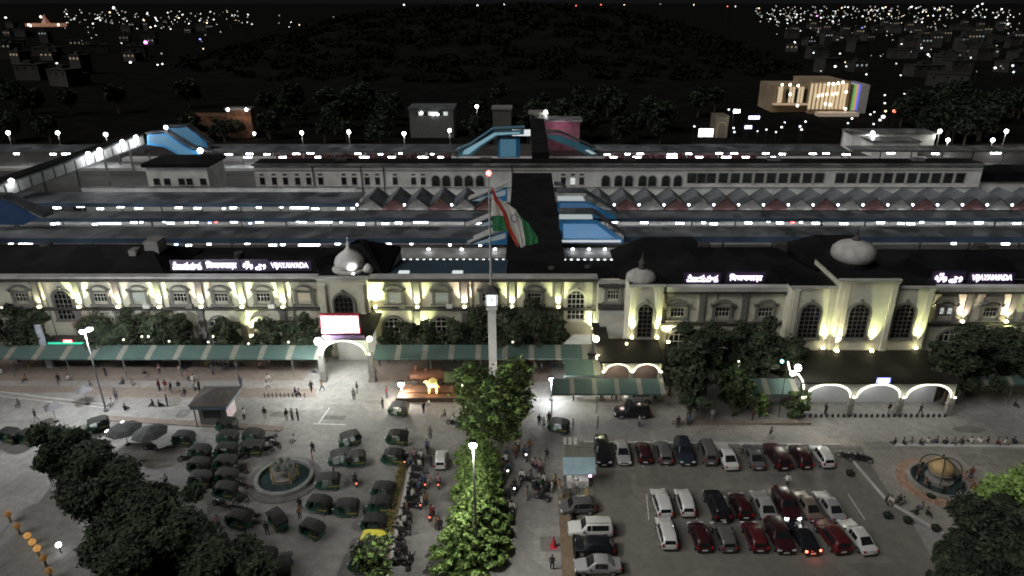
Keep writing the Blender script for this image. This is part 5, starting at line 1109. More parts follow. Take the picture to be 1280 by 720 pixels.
# planter with hedge
pa,pb=G(506,580),G(470,745)
e=E('long_planter',(*pb,0),'long narrow planter with flowering hedge between the rickshaws and motorcycles','planter')
def along(a,b,w,h,z0=0):
    d=Vector((b[0]-a[0],b[1]-a[1])); n=Vector((-d.y,d.x)).normalized()*w/2
    return MB().zprism([(a[0]-n.x,a[1]-n.y),(b[0]-n.x,b[1]-n.y),(b[0]+n.x,b[1]+n.y),(a[0]+n.x,a[1]+n.y)],z0,z0+h)
tanw=groundmat('tan_kerb_stone',(.22,.17,.11),(.30,.235,.155),.4)
along(pa,pb,1.15,.45).build('kerb_wall',tanw,e); o=along((pa[0]+.75,pa[1]),(pb[0]+.75,pb[1]),.3,.62).build('side_wall',pale,e)
L=(Vector(pb)-Vector(pa)).length
bl=[]
for k in range(26): t=(k+.5)/26; x=pa[0]+(pb[0]-pa[0])*t-pb[0]-.1; y=pa[1]+(pb[1]-pa[1])*t-pb[1]; bl.append(((x,y,.62),(.42,.5,.3)))
crown(bl,3000,.13,[fd,mat('dry_hedge',(.22,.16,.06),.8,var=.4),fm],e,name='hedge',seed=3)
# divider right
da,db=G(704,618),G(713,760)
e=E('divider_wall',(*da,0),'brown paved divider strip with dark wall between lane and car park','divider')
along(da,db,1.15,.3).build('paved_top',groundmat('brown_divider',(.17,.125,.08),(.25,.185,.12),.4,tile=.5),e); along((da[0]+.7,da[1]),(db[0]+.7,db[1]),.16,.75).build('wall',dmetal,e)
x,y=G(692,684); e=E('traffic_cone',(x,y,0),'red cone beside the brown divider strip','cone'); MB().lathe((x,y,.06),[(.3,0),(.28,.05),(.05,1.25),(.02,1.3)],12).build('cone',mat('cone_red',(.4,.03,.05),.6),e); MB().cbox(x,y,.03,.7,.7,.06).build('base',mat('cone_red',(0,0,0)),e)
# pale blue kiosk
x0,yk=G(706,612); e=E('blue_kiosk',(x0+1.7,yk,0),'parking kiosk with sloping pale blue roof at the head of the divider','kiosk')
kx0,kx1=XX(704,yk,2.5),XX(745,yk,2.5)
MB().add([(kx0,yk-.5,2.35),(kx1,yk-.3,2.25),(kx1,yk+1.7,2.9),(kx0,yk+1.5,3.05),(kx0,yk-.5,2.25),(kx1,yk-.3,2.15),(kx1,yk+1.7,2.8),(kx0,yk+1.5,2.95)],[(0,1,2,3),(7,6,5,4),(0,4,5,1),(1,5,6,2),(2,6,7,3),(3,7,4,0)]).build('roof',mat('pale_blue_roof',(.26,.36,.40),.5,var=.15,scale=1),e)
for xx in(kx0+.2,kx1-.2):
    for yy in(yk-.3,yk+1.3): MB().tube((xx,yy,0),(xx,yy,2.3),.05,n=6).build('post',metal,e)
MB().box(kx0+.5,kx1-.7,yk+.2,yk+1.2,.03,1.0).build('counter',whitep,e); MB().box(kx0+.45,kx1-.6,yk+1.25,yk+1.3,.03,2.2).build('back_panel',pale,e)
pl_=MB().cbox(kx1-.6,yk-.1,1.9,.3,.1,.3).build('pink_lamp',emis('pink_lamp',(1,.5,.8),5),e); point(e,(kx0+1.6,yk+.1,2.0),14,(1,.95,.9),.1)
# left kiosk with pyramid roof
x,y=G(268,532); e=E('ticket_kiosk',(x,y,0),'square kiosk with dark pyramid roof and pale blue fascia on the left plaza','kiosk')
y+=1.6; w_=2.1; zr=P(268,500,y)[1]
MB().box(x-w_+.5,x+w_-.5,y-w_+.5,y+w_-.5,0,zr).build('wall',greyst,e)
MB().box(x-w_-.1,x+w_+.1,y-w_-.1,y+w_+.1,zr+.01,zr+.55).build('fascia',mat('kiosk_fascia',(.15,.21,.25),.5),e)
MB().add([(x-w_-.3,y-w_-.3,zr+.56),(x+w_+.3,y-w_-.3,zr+.56),(x+w_+.3,y+w_+.3,zr+.56),(x-w_-.3,y+w_+.3,zr+.56),(x,y,zr+1.7)],[(0,1,4),(1,2,4),(2,3,4),(3,0,4),(3,2,1,0)]).build('roof',mat('kiosk_roof',(.05,.042,.038),.8,var=.3),e)
MB().box(x+w_-.49,x+w_-.42,y-w_+.6,y+w_-.9,.4,zr-.3).build('poster',mat('poster_white',(.6,.5,.5),.6,var=.3,scale=3),e)
for s in(-1,1): MB().box(x+s*(w_-.2)-.06,x+s*(w_-.2)+.06,y-w_+.1,y-w_+.22,0,zr).build('post',metal,e)
MB().box(x-1.1,x+1.1,y-w_+.44,y-w_+.49,1.1,2.1).build('counter_window',glass,e)
# parasols and covers
for k,(px,py,c) in enumerate(((160,556,canv),(192,560,canv),(71,527,mat('parasol_grey',(.12,.12,.125),.8)),(110,505,MC['parasol_grey']))):
    x,y=G(px,py); e=E('parasol',(x,y,0),['large dark stall canopy tilted with a bright edge behind the left trees','large dark parasol right of the tilted stall canopy','square grey umbrella above a vendor left of the lamp post','flat grey umbrella just left of the lamp post foot'][k],'umbrella')
    rr_=2.0 if k<2 else 1.2; m=8 if k<2 else 4
    MB().lathe((x,y,2.1),[(rr_,0),(rr_*.55,.4),(.05,.7)],m).build('canopy',c,e); MB().tube((x,y,0),(x,y,2.7),.04,n=6).build('pole',metal,e); MB().lathe((x,y,0),[(.3,0),(.3,.1),(.1,.15)],10).build('base',dmetal,e)
    if k==0: MB().tube((x-1.9,y-.5,2.15),(x-.9,y+1.6,2.2),.05,n=6).build('bright_edge',lampt,e)  # bright edge of the canopy drawn as a glowing tube
# fountains
def fountain(px,py,rad,label,rimm,ballm,glb):
    x,y=G(px,py); e=E('fountain',(x,y,0),label,'fountain')
    MB().lathe((x,y,0),[(rad,0),(rad,.55),(rad-.15,.62),(rad-.4,.62),(rad-.42,.2)],40).build('basin',rimm,e)
    MB().lathe((x,y,0),[(rad-.44,.3),(.01,.301)],40).build('water',mat('pool_water',(.03,.05,.05),.08,var=.3,spec=.6),e)
    MB().lathe((x,y,0),[(rad*.42,.3),(rad*.45,.8),(rad*.35,.85),(rad*.2,1.0),(rad*.18,1.5),(rad*.4,1.6),(rad*.38,1.75),(.05,1.7)],24).build('pedestal',greyst,e)
    if glb:
        MB().ball((x,y,2.1),1.25,20,12,sz=.85).build('globe',ballm,e,)
        MB().lathe((x,y,0),[(rad+1.0,0),(rad+1.0,.25),(rad+.02,.27)],40).build('plinth',mat('orange_rim',(.27,.175,.125),.8,var=.4,scale=2),e)
        for k in range(10): a=k*PI/5; xx=x+math.cos(a)*rad*.72; yy=y+math.sin(a)*rad*.72; MB().tube((xx,yy,.3),(xx,yy,1.0),.09,n=6).ball((xx,yy,1.05),.16,8,5).build('bollard',brownroof,e)
        for k in range(3): a=k*PI/3; n=14; q=MB(); [q.tube((x+2.3*math.cos(PI*j/n)*math.cos(a),y+2.3*math.cos(PI*j/n)*math.sin(a),1.2+2.1*math.sin(PI*j/n)),(x+2.3*math.cos(PI*(j+1)/n)*math.cos(a),y+2.3*math.cos(PI*(j+1)/n)*math.sin(a),1.2+2.1*math.sin(PI*(j+1)/n)),.06,n=5) for j in range(n)]; q.build('ring_band',dtrim,e)
    else:
        for k in range(5): a=k*2*PI/5+.4; xx=x+math.cos(a)*1.5; yy=y+math.sin(a)*1.2; MB().tube((xx,yy,.3),(xx,yy,1.6),.14,.1,n=8).build('post',ballm,e)
        for k in range(6): a=k*PI/3; MB().lathe((x+math.cos(a)*.8,y+math.sin(a)*.8,1.7),[(.12,0),(.3,.25),(.22,.6),(.14,.75)],8).build('figure',mat('pale_green_stone',(.12,.145,.13),.7,var=.3,scale=3),e)
        MB().lathe((x,y,0),[(rad+.8,0),(rad+.8,.14),(rad+.02,.15)],40).build('plinth',mat('grey_plinth',(.13,.125,.12),.8,var=.3),e)
    return e
gold=mat('gold_paint',(.38,.27,.13),.6,metal=.2,var=.2)
fountain(356,600,3.1,'grey ringed fountain with small statues among the rickshaws on the left',mat('basin_grey',(.19,.19,.18),.8),mat('ochre_post',(.28,.22,.08),.6),False)
f2=fountain(1172,604,3.1,'fountain with golden globe and orange stone rim on the right plaza',mat('grey_rim',(.2,.19,.17),.7),gold,True)
# clock tower
YK=80.6; x=XX(615.5,YK,8); zk0,zk1=P(616,381,YK)[1],P(616,365,YK)[1]
e=E('clock_tower',(x,YK,0),'slim white clock tower column with glowing square clock head','clock tower')
MB().cbox(x,YK,zk0/2,1.05,1.05,zk0).box(x-.9,x+.9,YK-.9,YK+.9,0,1.2).box(x-.7,x+.7,YK-.7,YK+.7,zk0-.45,zk0-.01).build('shaft',whitep,e)
MB().box(x-.66,x+.66,YK-.66,YK+.66,zk0,zk1).build('clock_head',dtrim,e)
for q,(dx,dy,sx,sy) in enumerate(((0,-.69,.58,.02),(-.69,0,.02,.58),(.69,0,.02,.58))):
    o=MB().box(x+dx-sx,x+dx+sx,YK+dy-sy,YK+dy+sy,zk0+.15,zk1-.12).build('clock_face',emis('clock_glow',(.85,.93,1),1.1),e)
    if q==0:
        zc_=(zk0+zk1)/2; MB().cbox(x,YK-.73,zc_+.22,.07,.02,.44).cbox(x+.14,YK-.73,zc_,.3,.02,.07).build('hand',dmetal,o)
MB().add([(x-.95,YK-.95,zk1+.01),(x+.95,YK-.95,zk1+.01),(x+.95,YK+.95,zk1+.01),(x-.95,YK+.95,zk1+.01),(x,YK,zk1+1.0)],[(0,1,4),(1,2,4),(2,3,4),(3,0,4),(3,2,1,0)]).build('roof',dtrim,e)
# flag pole
YF=83.5; ztp=P(612,219,YF)[1]; xp=XX(613,YF,18)
e=E('flag_pole',(xp,YF,0),'very tall thin flagpole with red warning light behind the clock tower','flagpole')
MB().tube((xp,YF,0),(xp,YF,ztp),.20,.10,n=10).build('pole',mat('pole_grey',(.30,.31,.32),.5,var=.1),e); MB().lathe((xp,YF,0),[(1.2,0),(1.2,.4),(.8,.45),(.7,.9),(.3,.95)],16).build('base',pale,e)
MB().ball((xp,YF,ztp+.25),.35,10,6).build('warning_light',lampr,e)
def FP(px,py,dy): X,Z=P(px,py,YF+dy); return (X,YF+dy,Z)
fl=E('tricolour_flag',FP(613,235,0),'large limp orange, white and green flag hanging in folds from the tall pole','flag')
def cloth(rows,m,name,amp=.10):
    # rows of (left px,py),(right px,py) down the fold; subdivided with ripples
    b=MB(); N=8; grid=[]
    for k in range(len(rows)-1):
        for j in range(5 if k<len(rows)-2 else 6):
            t=j/5; l=[rows[k][0][i]*(1-t)+rows[k+1][0][i]*t for i in(0,1)]; r=[rows[k][1][i]*(1-t)+rows[k+1][1][i]*t for i in(0,1)]
            grid.append([FP(l[0]*(1-u/N)+r[0]*u/N,l[1]*(1-u/N)+r[1]*u/N,rows[k][2]+amp*math.sin(u*1.5+len(grid)*.35)) for u in range(N+1)])
    vs=[p for g in grid for p in g]; fs=[(a*(N+1)+c,a*(N+1)+c+1,(a+1)*(N+1)+c+1,(a+1)*(N+1)+c) for a in range(len(grid)-1) for c in range(N)]
    b.add(vs,fs); return b.build(name,m,fl,smooth=True)
fw=mat('flag_white',(.55,.54,.50),.9,var=.08); fg=mat('flag_green',(.03,.17,.07),.9,var=.15); fo=mat('flag_saffron',(.42,.06,.045),.9,var=.15)
cloth([((614,244),(620,247),.35),((614,268),(637,268),.35),((615,270),(639,270),.35)],fw,'white_band')
cloth([((614.5,269.5),(638,269),.36),((616,288),(640,288),.36),((617,289),(640,289),.36)],fg,'green_band')
cloth([((613.5,234),(615,233),0),((617,249),(623,250),0),((628,266),(633,266),0),((633,285),(638,284),0),((645,306),(648,304),0),((647,309),(649,307),0)],fo,'saffron_band',.1)
wb=cloth([((622,247),(626,249),.12),((632,265),(645,262),.12),((637,284),(652,276),.12),((648,304),(656,298),.12),((651,310),(657,307),.12)],fw,'white_band')
n=16; ctr=FP(643,273,-.12); MB().add([(ctr[0]+.42*math.cos(2*PI*i/n)*q,ctr[1],ctr[2]+.55*math.sin(2*PI*i/n)*q) for q in(1,.8) for i in range(n)],[(i,(i+1)%n,n+(i+1)%n,n+i) for i in range(n)]).build('wheel_emblem',mat('navy',(.02,.03,.15),.8),wb)
cloth([((645,262),(648,268),.25),((652,275),(662,280),.25),((656,297),(672,297),.25),((658,307),(672,304),.25)],fg,'green_band')
# ---------------- display locomotive on a stepped plinth
Yg=G(560,503)[1]; lx0,lx1=XX(496,Yg,1),XX(640,Yg,1)
e=E('stone_plinth',((lx0+lx1)/2,Yg,0),'stepped brick display plinth carrying the old locomotive','plinth')
brick=groundmat('brick_plinth',(.20,.10,.06),(.28,.15,.09),.3,tile=.4)
MB().box(lx0,lx1,Yg,Yg+5.2,0,.7).box(lx0+.4,lx1-.4,Yg+1.0,Yg+5.0,.702,.95).build('wall',brick,e)
MB().box(lx0-.05,lx1+.05,Yg-.08,Yg-.002,.45,.66).box(lx0-.06,lx0-.002,Yg,Yg+5.2,.45,.66).build('coping',dtrim,e)
yl=Yg+3.4; zz=.96
lo=E('display_locomotive',(XX(545,yl,2),yl,zz),'old brown narrow-gauge steam locomotive with black cab roof displayed beside the round tree','locomotive')
a,b_=XX(513,yl,2),XX(556,yl,2); brn=mat('loco_brown',(.11,.05,.03),.45,var=.3)
MB().tube((a,yl,zz+1.25),(b_,yl,zz+1.25),.72,n=16).box(a,b_,yl-.75,yl+.75,zz+.5,zz+.62).tube((a+.8,yl,zz+1.9),(a+.8,yl,zz+2.7),.18,.24,n=10).ball((a+2.2,yl,zz+2.0),.3,10,6).build('boiler',brn,lo)
MB().box(b_,b_+2.0,yl-.85,yl+.85,zz+.5,zz+2.2).build('cab',mat('loco_green',(.10,.15,.08),.5),lo); MB().box(b_-.2,b_+2.3,yl-1.05,yl+1.05,zz+2.25,zz+2.4).build('cab_roof',dmetal,lo)
for k in range(5):
    q=MB().tube((a+.6+k*1.1,yl-.78,zz+.42),(a+.6+k*1.1,yl-.6,zz+.42),.42,n=14).build('wheel',dmetal,lo)
MB().box(a-.5,a-.02,yl-.7,yl+.7,zz+.2,zz+.5).build('cow_catcher',dtrim,lo)
# golden four-legged ornament
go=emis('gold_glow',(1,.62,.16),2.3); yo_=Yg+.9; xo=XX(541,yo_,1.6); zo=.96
e=E('golden_ornament',(xo,yo_,zo),'glowing golden four-legged animal ornament with curved neck on the plinth','ornament')
b=MB(); b.lathe((0,0,0),[(.01,0)],3) if 0 else None
V=[(0,0,1.0),(.5,0,1.05),(-.5,0,1.0),(-.75,0,1.5),(-.95,0,1.62)]; 
b.tube((xo-.55,yo_,zo+1.05),(xo+.55,yo_,zo+1.1),.34,.30,n=12).tube((xo-.55,yo_,zo+1.1),(xo-.85,yo_,zo+1.65),.24,.16,n=10).tube((xo-.8,yo_,zo+1.62),(xo-1.15,yo_,zo+1.5),.15,.09,n=8).tube((xo+.5,yo_,zo+1.2),(xo+.85,yo_,zo+.75),.07,.04,n=6)
for dx in(-.45,.45):
    for dy in(-.2,.2): b.tube((xo+dx,yo_+dy,zo+1.0),(xo+dx*1.1,yo_+dy,zo),.14,.10,n=8)
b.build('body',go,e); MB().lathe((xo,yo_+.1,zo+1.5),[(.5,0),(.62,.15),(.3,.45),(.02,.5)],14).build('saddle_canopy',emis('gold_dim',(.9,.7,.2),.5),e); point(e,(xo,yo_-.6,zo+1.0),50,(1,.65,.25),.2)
# planters / low fence
x0,y0=G(331,497); x1,_=G(381,497); e=E('low_fence',(x0,y0,0),'low scalloped chain fence left of the entrance arch','fence')
for k in range(11): xx=x0+(x1-x0)*k/10; MB().tube((xx,y0,0),(xx,y0,.6),.05,n=6).ball((xx,y0,.62),.09,6,4).build('post',dmetal,e)
q=MB()
for k in range(10):
    for j in range(4):
        u0,u1=(k+j/4)/10,(k+(j+1)/4)/10; f=lambda j:.5-.2*math.sin(PI*j/4); q.tube((x0+(x1-x0)*u0,y0,f(j)),(x0+(x1-x0)*u1,y0,f(j+1)),.025,n=4)
q.build('chain',dmetal,e)
for k,(px,py) in enumerate(((1109,647),(1134,653),(1169,663),(1163,623),(1062,594))):
    x,y=G(px,py); e=E('planter_pot',(x,y,0),'small dark round pot on the tan walkway, {} from the left'.format(od([2,3,5,4,1][k])),'pot','small pots on the tan walkway'); MB().lathe((x,y,0),[(.32,0),(.45,.35),(.48,.4),(.38,.4)],12).build('pot',brownroof,e); crown([((0,0,.45),(.42,.42,.2))],60,.14,[fk],e,name='shrub')
for k,(px,py) in enumerate(((539,468),(573,459))):
    x,y=G(px,py); e=E('white_post',(x,y,0),['white bollard lamp post left of the locomotive cab roof','white post standing behind the locomotive cab roof'][k],'post'); MB().tube((x,y,0),(x,y,2.2),.06,n=6).build('pole',whitep,e); MB().ball((x,y,.25),.2,8,5).build('base',whitep,e)
# ---------------- street lamps
def lamppost(px,pyb,pyt,label,m=lampw,r=.28,en=0,col=WHITE,heads=((0,0),),double=False,pole=metal,base=True,Y=None):
    if Y is None: x,y=G(px[0],pyb); 
    else: y=Y; x=XX(px[0],Y,0)
    xt,zt=P(px[1],pyt,y); e=E('street_lamp',(x,y,0),label,'street lamp')
    MB().tube((x,y,0),(x,y,zt-.3),.13,.07,n=8).build('pole',pole,e); MB().lathe((x,y,0),[(.3,0),(.3,.3),(.14,.4)],10).build('base',pole,e)
    for k,(dx,dz) in enumerate(heads):
        if abs(dx)>.01: MB().tube((x,y,zt-.3),(x+dx,y,zt+dz+.1),.05,n=6).build('arm',pole,e)
        MB().cbox(x+dx,y+.1,zt+dz+r*.75,r*1.7,r*1.2,.10).build('lamp_hood',dmetal,e)
        MB().ball((x+dx,y-.05,zt+dz),r,10,6,sz=.8).build('bulb',m,e)
        if en: point(e,(x+dx,y-.4,zt+dz-r-.25),en,col,.3)
    return e
lamppost((133,110),514,414,'tall street lamp with two white heads on the left plaza',r=.34,en=4200,heads=((-.2,0),(.75,.3)))
lamppost((597,595),720,556,'tall street lamp pole standing in front of the avenue trees',r=.34,en=5200,col=(1,.98,.92),pole=mat('lamp_pole_pale',(.05,.05,.048),.6))
lamppost((689,686.5),500,474,'short bright post lamp right of the round tree',r=.34,en=1500)
lamppost((503,505),498,480,'bright floodlight post at the left corner of the plinth',r=.42,en=1100,col=(1,.9,.75))
lamppost((580,586),508,480,'warm round lamp glowing through the top of the round tree',m=lampy,r=.3,en=60,col=(1,.8,.5))
lamppost((612,610),522,503,'warm twin lamp inside the round tree canopy',m=lampo,r=.25,en=40,col=(1,.7,.4),heads=((-.1,0),(.7,0)))
# lamps on structures
def bulb(px,py,Y,label,m=lampw,r=.35,en=0,col=WHITE,grp=None,dy=-.6,kind='wall_lamp'):
    x,z=P(px,py,Y); e=E(kind,(x,Y,z),label,'lamp',grp); MB().ball((x,Y-.15,z),r,10,6).build('bulb',m,e); MB().box(x-.06,x+.06,Y-.1,Y+.25,z-.06,z+.06).build('bracket',dmetal,e)
    if en: point(e,(x,Y+dy,z-.1),en,col,.25)
    return e
bulb(398,426,81.0,'dazzling white floodlight at the left end of the entrance porch',r=.5,en=5200,col=(.95,1,.97),dy=-.9)
bulb(462,423,81.2,'bright warm lamp at the right end of the entrance porch',m=lampy,r=.35,en=160,col=GRN)
bulb(745,423,80.4,'yellow-white lamp at the upper left edge of the brown porch roof',m=lampy,r=.42,en=260,col=(1,.97,.6))
bulb(748,446,78.2,'yellow-white lamp at the lower left corner of the brown porch',m=lampy,r=.36,en=200,col=(.95,1,.5))
bulb(783,429,79.2,'tiny warm lamp at the left foot of the corner tower',m=lampy,r=.16)
bulb(997,459,73.6,'dazzling white lamp at the left end of the arcade roof',r=.42,en=1300,col=(1,.98,.9))
bulb(990,466,73.4,'second white lamp beside the dazzling one on the arcade end',r=.32,m=lampy)
bulb(977,451,74,'small cyan-white lamp in the trees left of the arcade',r=.2,m=emis('cyan_lamp',(.3,1,.9),7))
# string lights at the arcade's left end
e=E('string_lights',G(995,500)+(0,),'curved string of warm lights beside the left end of the arcade','string lights')
q=MB(); pts=[(985,452),(987,462),(991,467),(998,468),(1003,475),(1005,486)]
for (a,b2) in zip(pts[:-1],pts[1:]): pa_,pb_=P(*a,73.0),P(*b2,73.0); q.tube((pa_[0],73.0,pa_[1]),(pb_[0],73.0,pb_[1]),.09,n=6)
q.build('strand',emis('string_glow',(1,.88,.72),4),e); xx,zt_=P(985,452,73); MB().tube((xx,73.05,0),(xx,73.05,zt_),.05,n=6).build('pole',dmetal,e)
# lights in the trees along the front
for k,(px,py,c) in enumerate(((155,424,0),(178,420,0),(186,420,0),(212,426,0),(267,420,0),(261,427,0),(311,429,1),(361,427,0),(3,384,0),(641,427,0),(876,452,0),(923,451,0),(923,456,0),(877,424,0))):
    bulb(px,py,84.6 if px<700 else 76.2,'small warm garden light glinting among the front trees, {} counted'.format(od(k+1)),m=emis('glint',(1,.95,.7),3),r=.13,grp='garden lights among the front trees',kind='garden_light')
# lit shop under left awning area
e=E('lit_stall',(XX(75,86,2),86,0),'small stall with glowing green and red light band behind the left awning','stall'); xa,za=P(60,427,86); xb,zb=P(102,419,86)
MB().box(xa,xb,86,88,0,za).build('wall',dtrim,e); MB().box(xa,xb,85.85,85.99,za-.35,za-.1).build('light_band',emis('green_band_glow',(.05,.8,.5),.9),e); x1_,_=P(85,424,86); MB().box(x1_-.6,x1_+.6,85.8,85.84,za,za+.35).build('red_light',lampr,e)
MB().box(xa-.9,xa-.1,85.5,85.8,0,P(58,405,86)[1]).build('banner',mat('pale_banner',(.45,.47,.55),.7),e)
e=E('white_canopy',(XX(716,84,3),84,0),'small white canopy roof beside the tall arched window','canopy'); q=[G(704,430,3.9),G(740,430,3.9),G(738,418,4.3),G(716,418,4.3)]
MB().add([(q[0][0],q[0][1],3.9),(q[1][0],q[1][1],3.9),(q[2][0],q[2][1],4.3),(q[3][0],q[3][1],4.3)],[(0,1,2,3)]).build('roof',whitep,e)
for u in q: MB().tube((u[0],u[1],0),(u[0],u[1],3.85),.05,n=5).build('post',metal,e)
# orange-lit row at lower left
for k,(px,py) in enumerate(((11,645),(22,660),(35,672),(41,680),(47,688),(55,700),(62,716))):
    x,y=G(px,py,.8); e=E('garland_post',(x,y,0),'orange garlanded post in the diagonal row at lower left, {} from the back'.format(od(k+1)),'post','orange garlanded posts'); MB().tube((x,y,0),(x,y,1.1),.12,n=8).build('pole',tanw,e); MB().ball((x,y,1.05),.33,8,6).build('garland',emis('garland_glow_a' if k in(2,3,4) else 'garland_glow_b',(.9,.45,.12),.45 if k in(2,3,4) else .08),e)
x,y=G(73,681,1); e=E('headlight_scooter_lamp',(x,y,0),'single bright white ground lamp between the lower-left trees and garlands','lamp'); MB().tube((x,y,0),(x,y,.9),.05,n=6).build('stem',dmetal,e); MB().ball((x,y,1.0),.25,10,6).build('bulb',lampw,e)
# general yard lights on columns behind the sheds (row at y~165)
for k,(px,py,pyb) in enumerate(((10,166,196),(72,166,196),(132,168,196),(377,166,196),(436,165,196),(505,167,196),(562,163,190),(596,133,175),(682,140,180),(722,155,185),(1091,166,190),(1175,164,190),(1258,164,190),(1185,175,190),(1241,175,190))):
    y=G(px,pyb)[1]; x,z=P(px,py,y); e=E('yard_lamp',(x,y,0),'white yard lamp beyond the far platforms, {} from the left'.format(od(k+1)),'street lamp','yard lamps beyond the far platforms')
    MB().tube((x,y,0),(x,y,z),.14,n=6).build('pole',metal,e); MB().ball((x,y,z),.62,10,6).build('bulb',lampw,e); point(e,(x,y-1,z-.9),500,(1,1,.92),.3)
# ================================================================ far city, hill, trees beyond the yard
from mathutils import noise as _n
def hillh(x,y):
    cx,cy=-5,760; sx=235 if x<cx else 185; u=(x-cx)/sx; v=(y-cy)/(200 if y<cy else 280)
    d=abs(u)**5*.75+u*u*.30+v*v; h=44.5*math.exp(-d*.9)
    return max(-2,h-3+2.0*_n.noise(Vector((x*.02,y*.02,0)))+1.0*_n.noise(Vector((x*.08,y*.08,3))))
xs=np.linspace(-520,480,140); ys=np.linspace(330,1250,90); vs=[(x,y,hillh(x,y)) for y in ys for x in xs]; nx=len(xs)
fs=[(j*nx+i,j*nx+i+1,(j+1)*nx+i+1,(j+1)*nx+i) for j in range(len(ys)-1) for i in range(nx-1)]
hillm=mat('hill_scrub',(.0085,.0085,.0080),.95,var=.3,scale=.05,spec=.0)
o=MB().add(vs,fs).build('hill',hillm,smooth=True); o['kind']='structure'
# wooded mass on the hill: leaf clumps, nobody could count the trees
r=np.random.default_rng(5); bl=[]
for k in range(900):
    x=r.uniform(-330,260); y=r.uniform(420,800); z=hillh(x,y)
    if z<1.5: continue
    s=r.uniform(3,7); bl.append(((x,y,z+s*.3),(s*1.5,s*1.5,s*.28)))
o=crown(bl,26000,2.0,[mat('hill_leaf',(.0100,.0103,.0092),.95,spec=0,var=.2),hillm],None,name='hill_woodland',seed=9); o['kind']='stuff'; o['label']='dark scrub woodland covering the unlit hill'; o['category']='woodland'
# individual dark trees beyond the rail yard
dt=None; n=0
TB='dark trees beyond the far platforms'
protosT=[]
for s_ in range(4):
    e=E('dark_tree',(0,0,0),None,'tree'); MB().tube((0,0,0),(0,0,6),.35,.2,n=7).build('trunk',bark,e)
    rr2=random.Random(s_); bl=[((0,0,7),(3.2,3.2,3.4))]+[((rr2.uniform(-2.5,2.5),rr2.uniform(-2.5,2.5),rr2.uniform(4.5,9.5)),(1.9,1.9,1.6)) for _ in range(7)]
    crown(bl,1500,.6,[mat('far_foliage',(.0115,.0125,.0100),.9,spec=0,var=.3),fk],e,seed=s_+50); protosT.append(e)
spots=[]
for k in range(74):
    px=random.uniform(-30,1300); Y=random.uniform(242,345)
    if 240<px<330 and Y<300 : continue
    if 915<px<1120: continue
    spots.append((XX(px,Y,5),Y))
for k in range(30): Y=random.uniform(240,330); px=random.choice([random.uniform(1110,1290),random.uniform(330,500)]); spots.append((XX(px,Y,5),Y))
spots.sort(key=lambda t:(t[0]/(t[1]+40)))
for k,(x,y) in enumerate(spots):
    p=protosT[k%4]; o=inst(p); sc_=random.uniform(.8,1.35); o.location=(x,y,0); o.scale=(sc_,)*3; o.rotation_euler=(0,0,random.uniform(0,6)); tag(o,'dark tree standing in the belt beyond the far platforms',None,TB)
# ---------- city houses with small lights
hw_=mat('house_wall',(.035,.034,.032),.9,var=.3,scale=.1); hr_=mat('house_roof',(.02,.02,.02),.9)
def house_proto(w,d,h,nw):
    e=bpy.data.objects.new('city_house',None); COL.objects.link(e); e['category']='house'
    MB().box(-w/2,w/2,-d/2,d/2,0,h).build('wall',hw_,e); MB().box(-w/2-.3,w/2+.3,-d/2-.3,d/2+.3,h+.01,h+.6).box(-w*.2,w*.1,-d*.2,d*.2,h+.62,h+2.6).build('roof',hr_,e)
    for i in range(3): x=-w/2+w*(i+.5)/3; MB().box(x-.7,x+.7,-d/2-.06,-d/2-.012,h-2.6,h-1.2).build('window',glass,e)
    return e
HP=[house_proto(12,10,6.5,4),house_proto(16,11,9.5,5),house_proto(10,9,12.5,3),house_proto(22,12,7,7)]
lamps=[]
bulbm=[emis('city_lamp_white',(1,.98,.93),3.0),emis('city_lamp_cool',(.85,.93,1),2.6),emis('city_lamp_warm',(1,.75,.45),3.5),emis('city_lamp_dim',(.9,.9,.85),.6)]
lm_me=[]
for m in bulbm+[emis('city_lamp_magenta',(1,.2,.9),5),emis('city_lamp_blue',(.3,.35,1),4),emis('city_lamp_red',(1,.15,.08),4)]:
    mb=MB().ball((0,0,0),1,8,5); me=mb.build('city_lamp',m).data; bpy.data.objects.remove(bpy.data.objects[[o.name for o in bpy.data.objects if o.data==me][0]]); lm_me.append(me)
pm=MB().tube((0,0,-1),(0,0,0),.06,n=5).build('lamp_pole',dmetal); pmd=pm.data; bpy.data.objects.remove(pm)
def citylamp(px,py,k,label,grp,s=1.0,z=None):
    z=(6.0 if z is None else z); x,y=G(px,max(py,4.0),z)
    if y<1100 and -330<x<260: z+=0
    dist=math.hypot(y,x); e=E('city_lamp',(x,y,z),label,'lamp',grp); o=bpy.data.objects.new('bulb',lm_me[k]); COL.objects.link(o); o.parent=e; R=dist*.00105*s; o.scale=(R,R,R*.8)
    q=bpy.data.objects.new('pole',pmd); COL.objects.link(q); q.parent=e; q.scale=(dist*.006,dist*.006,z)
    return e
rg=random.Random(21)
reg=[]
def place(n,f,label,grp,weights=(4,3,2,5),smin=.28,smax=.95):
    c=0
    while c<n:
        p=f()
        if p is None: continue
        citylamp(p[0],p[1],rg.choices(range(4),weights)[0],label,grp,rg.uniform(smin,smax)); c+=1
def fr():
    px=rg.uniform(935,1285); py=8+abs(rg.gauss(0,1))*17+ (0 if px<1190 else 3)
    if py>62 or py< 3: return None
    lo_=940+ (py-10)*.95
    if px<lo_: return None
    if px>1190 and rg.random()<.5: return None
    if 1180<px<1250 and py>25: return None
    return px,py
place(165,fr,'small distant light in the dense city glow at upper right','city lights at the upper right')
def fl_():
    px=rg.uniform(80,300); py=14+abs(rg.gauss(0,1))*14
    if py>64: return None
    if py>26 and px>270: return None
    return px,py
place(72,fl_,'small distant light in the scattered city at upper left','city lights at the upper left',smax=.95)
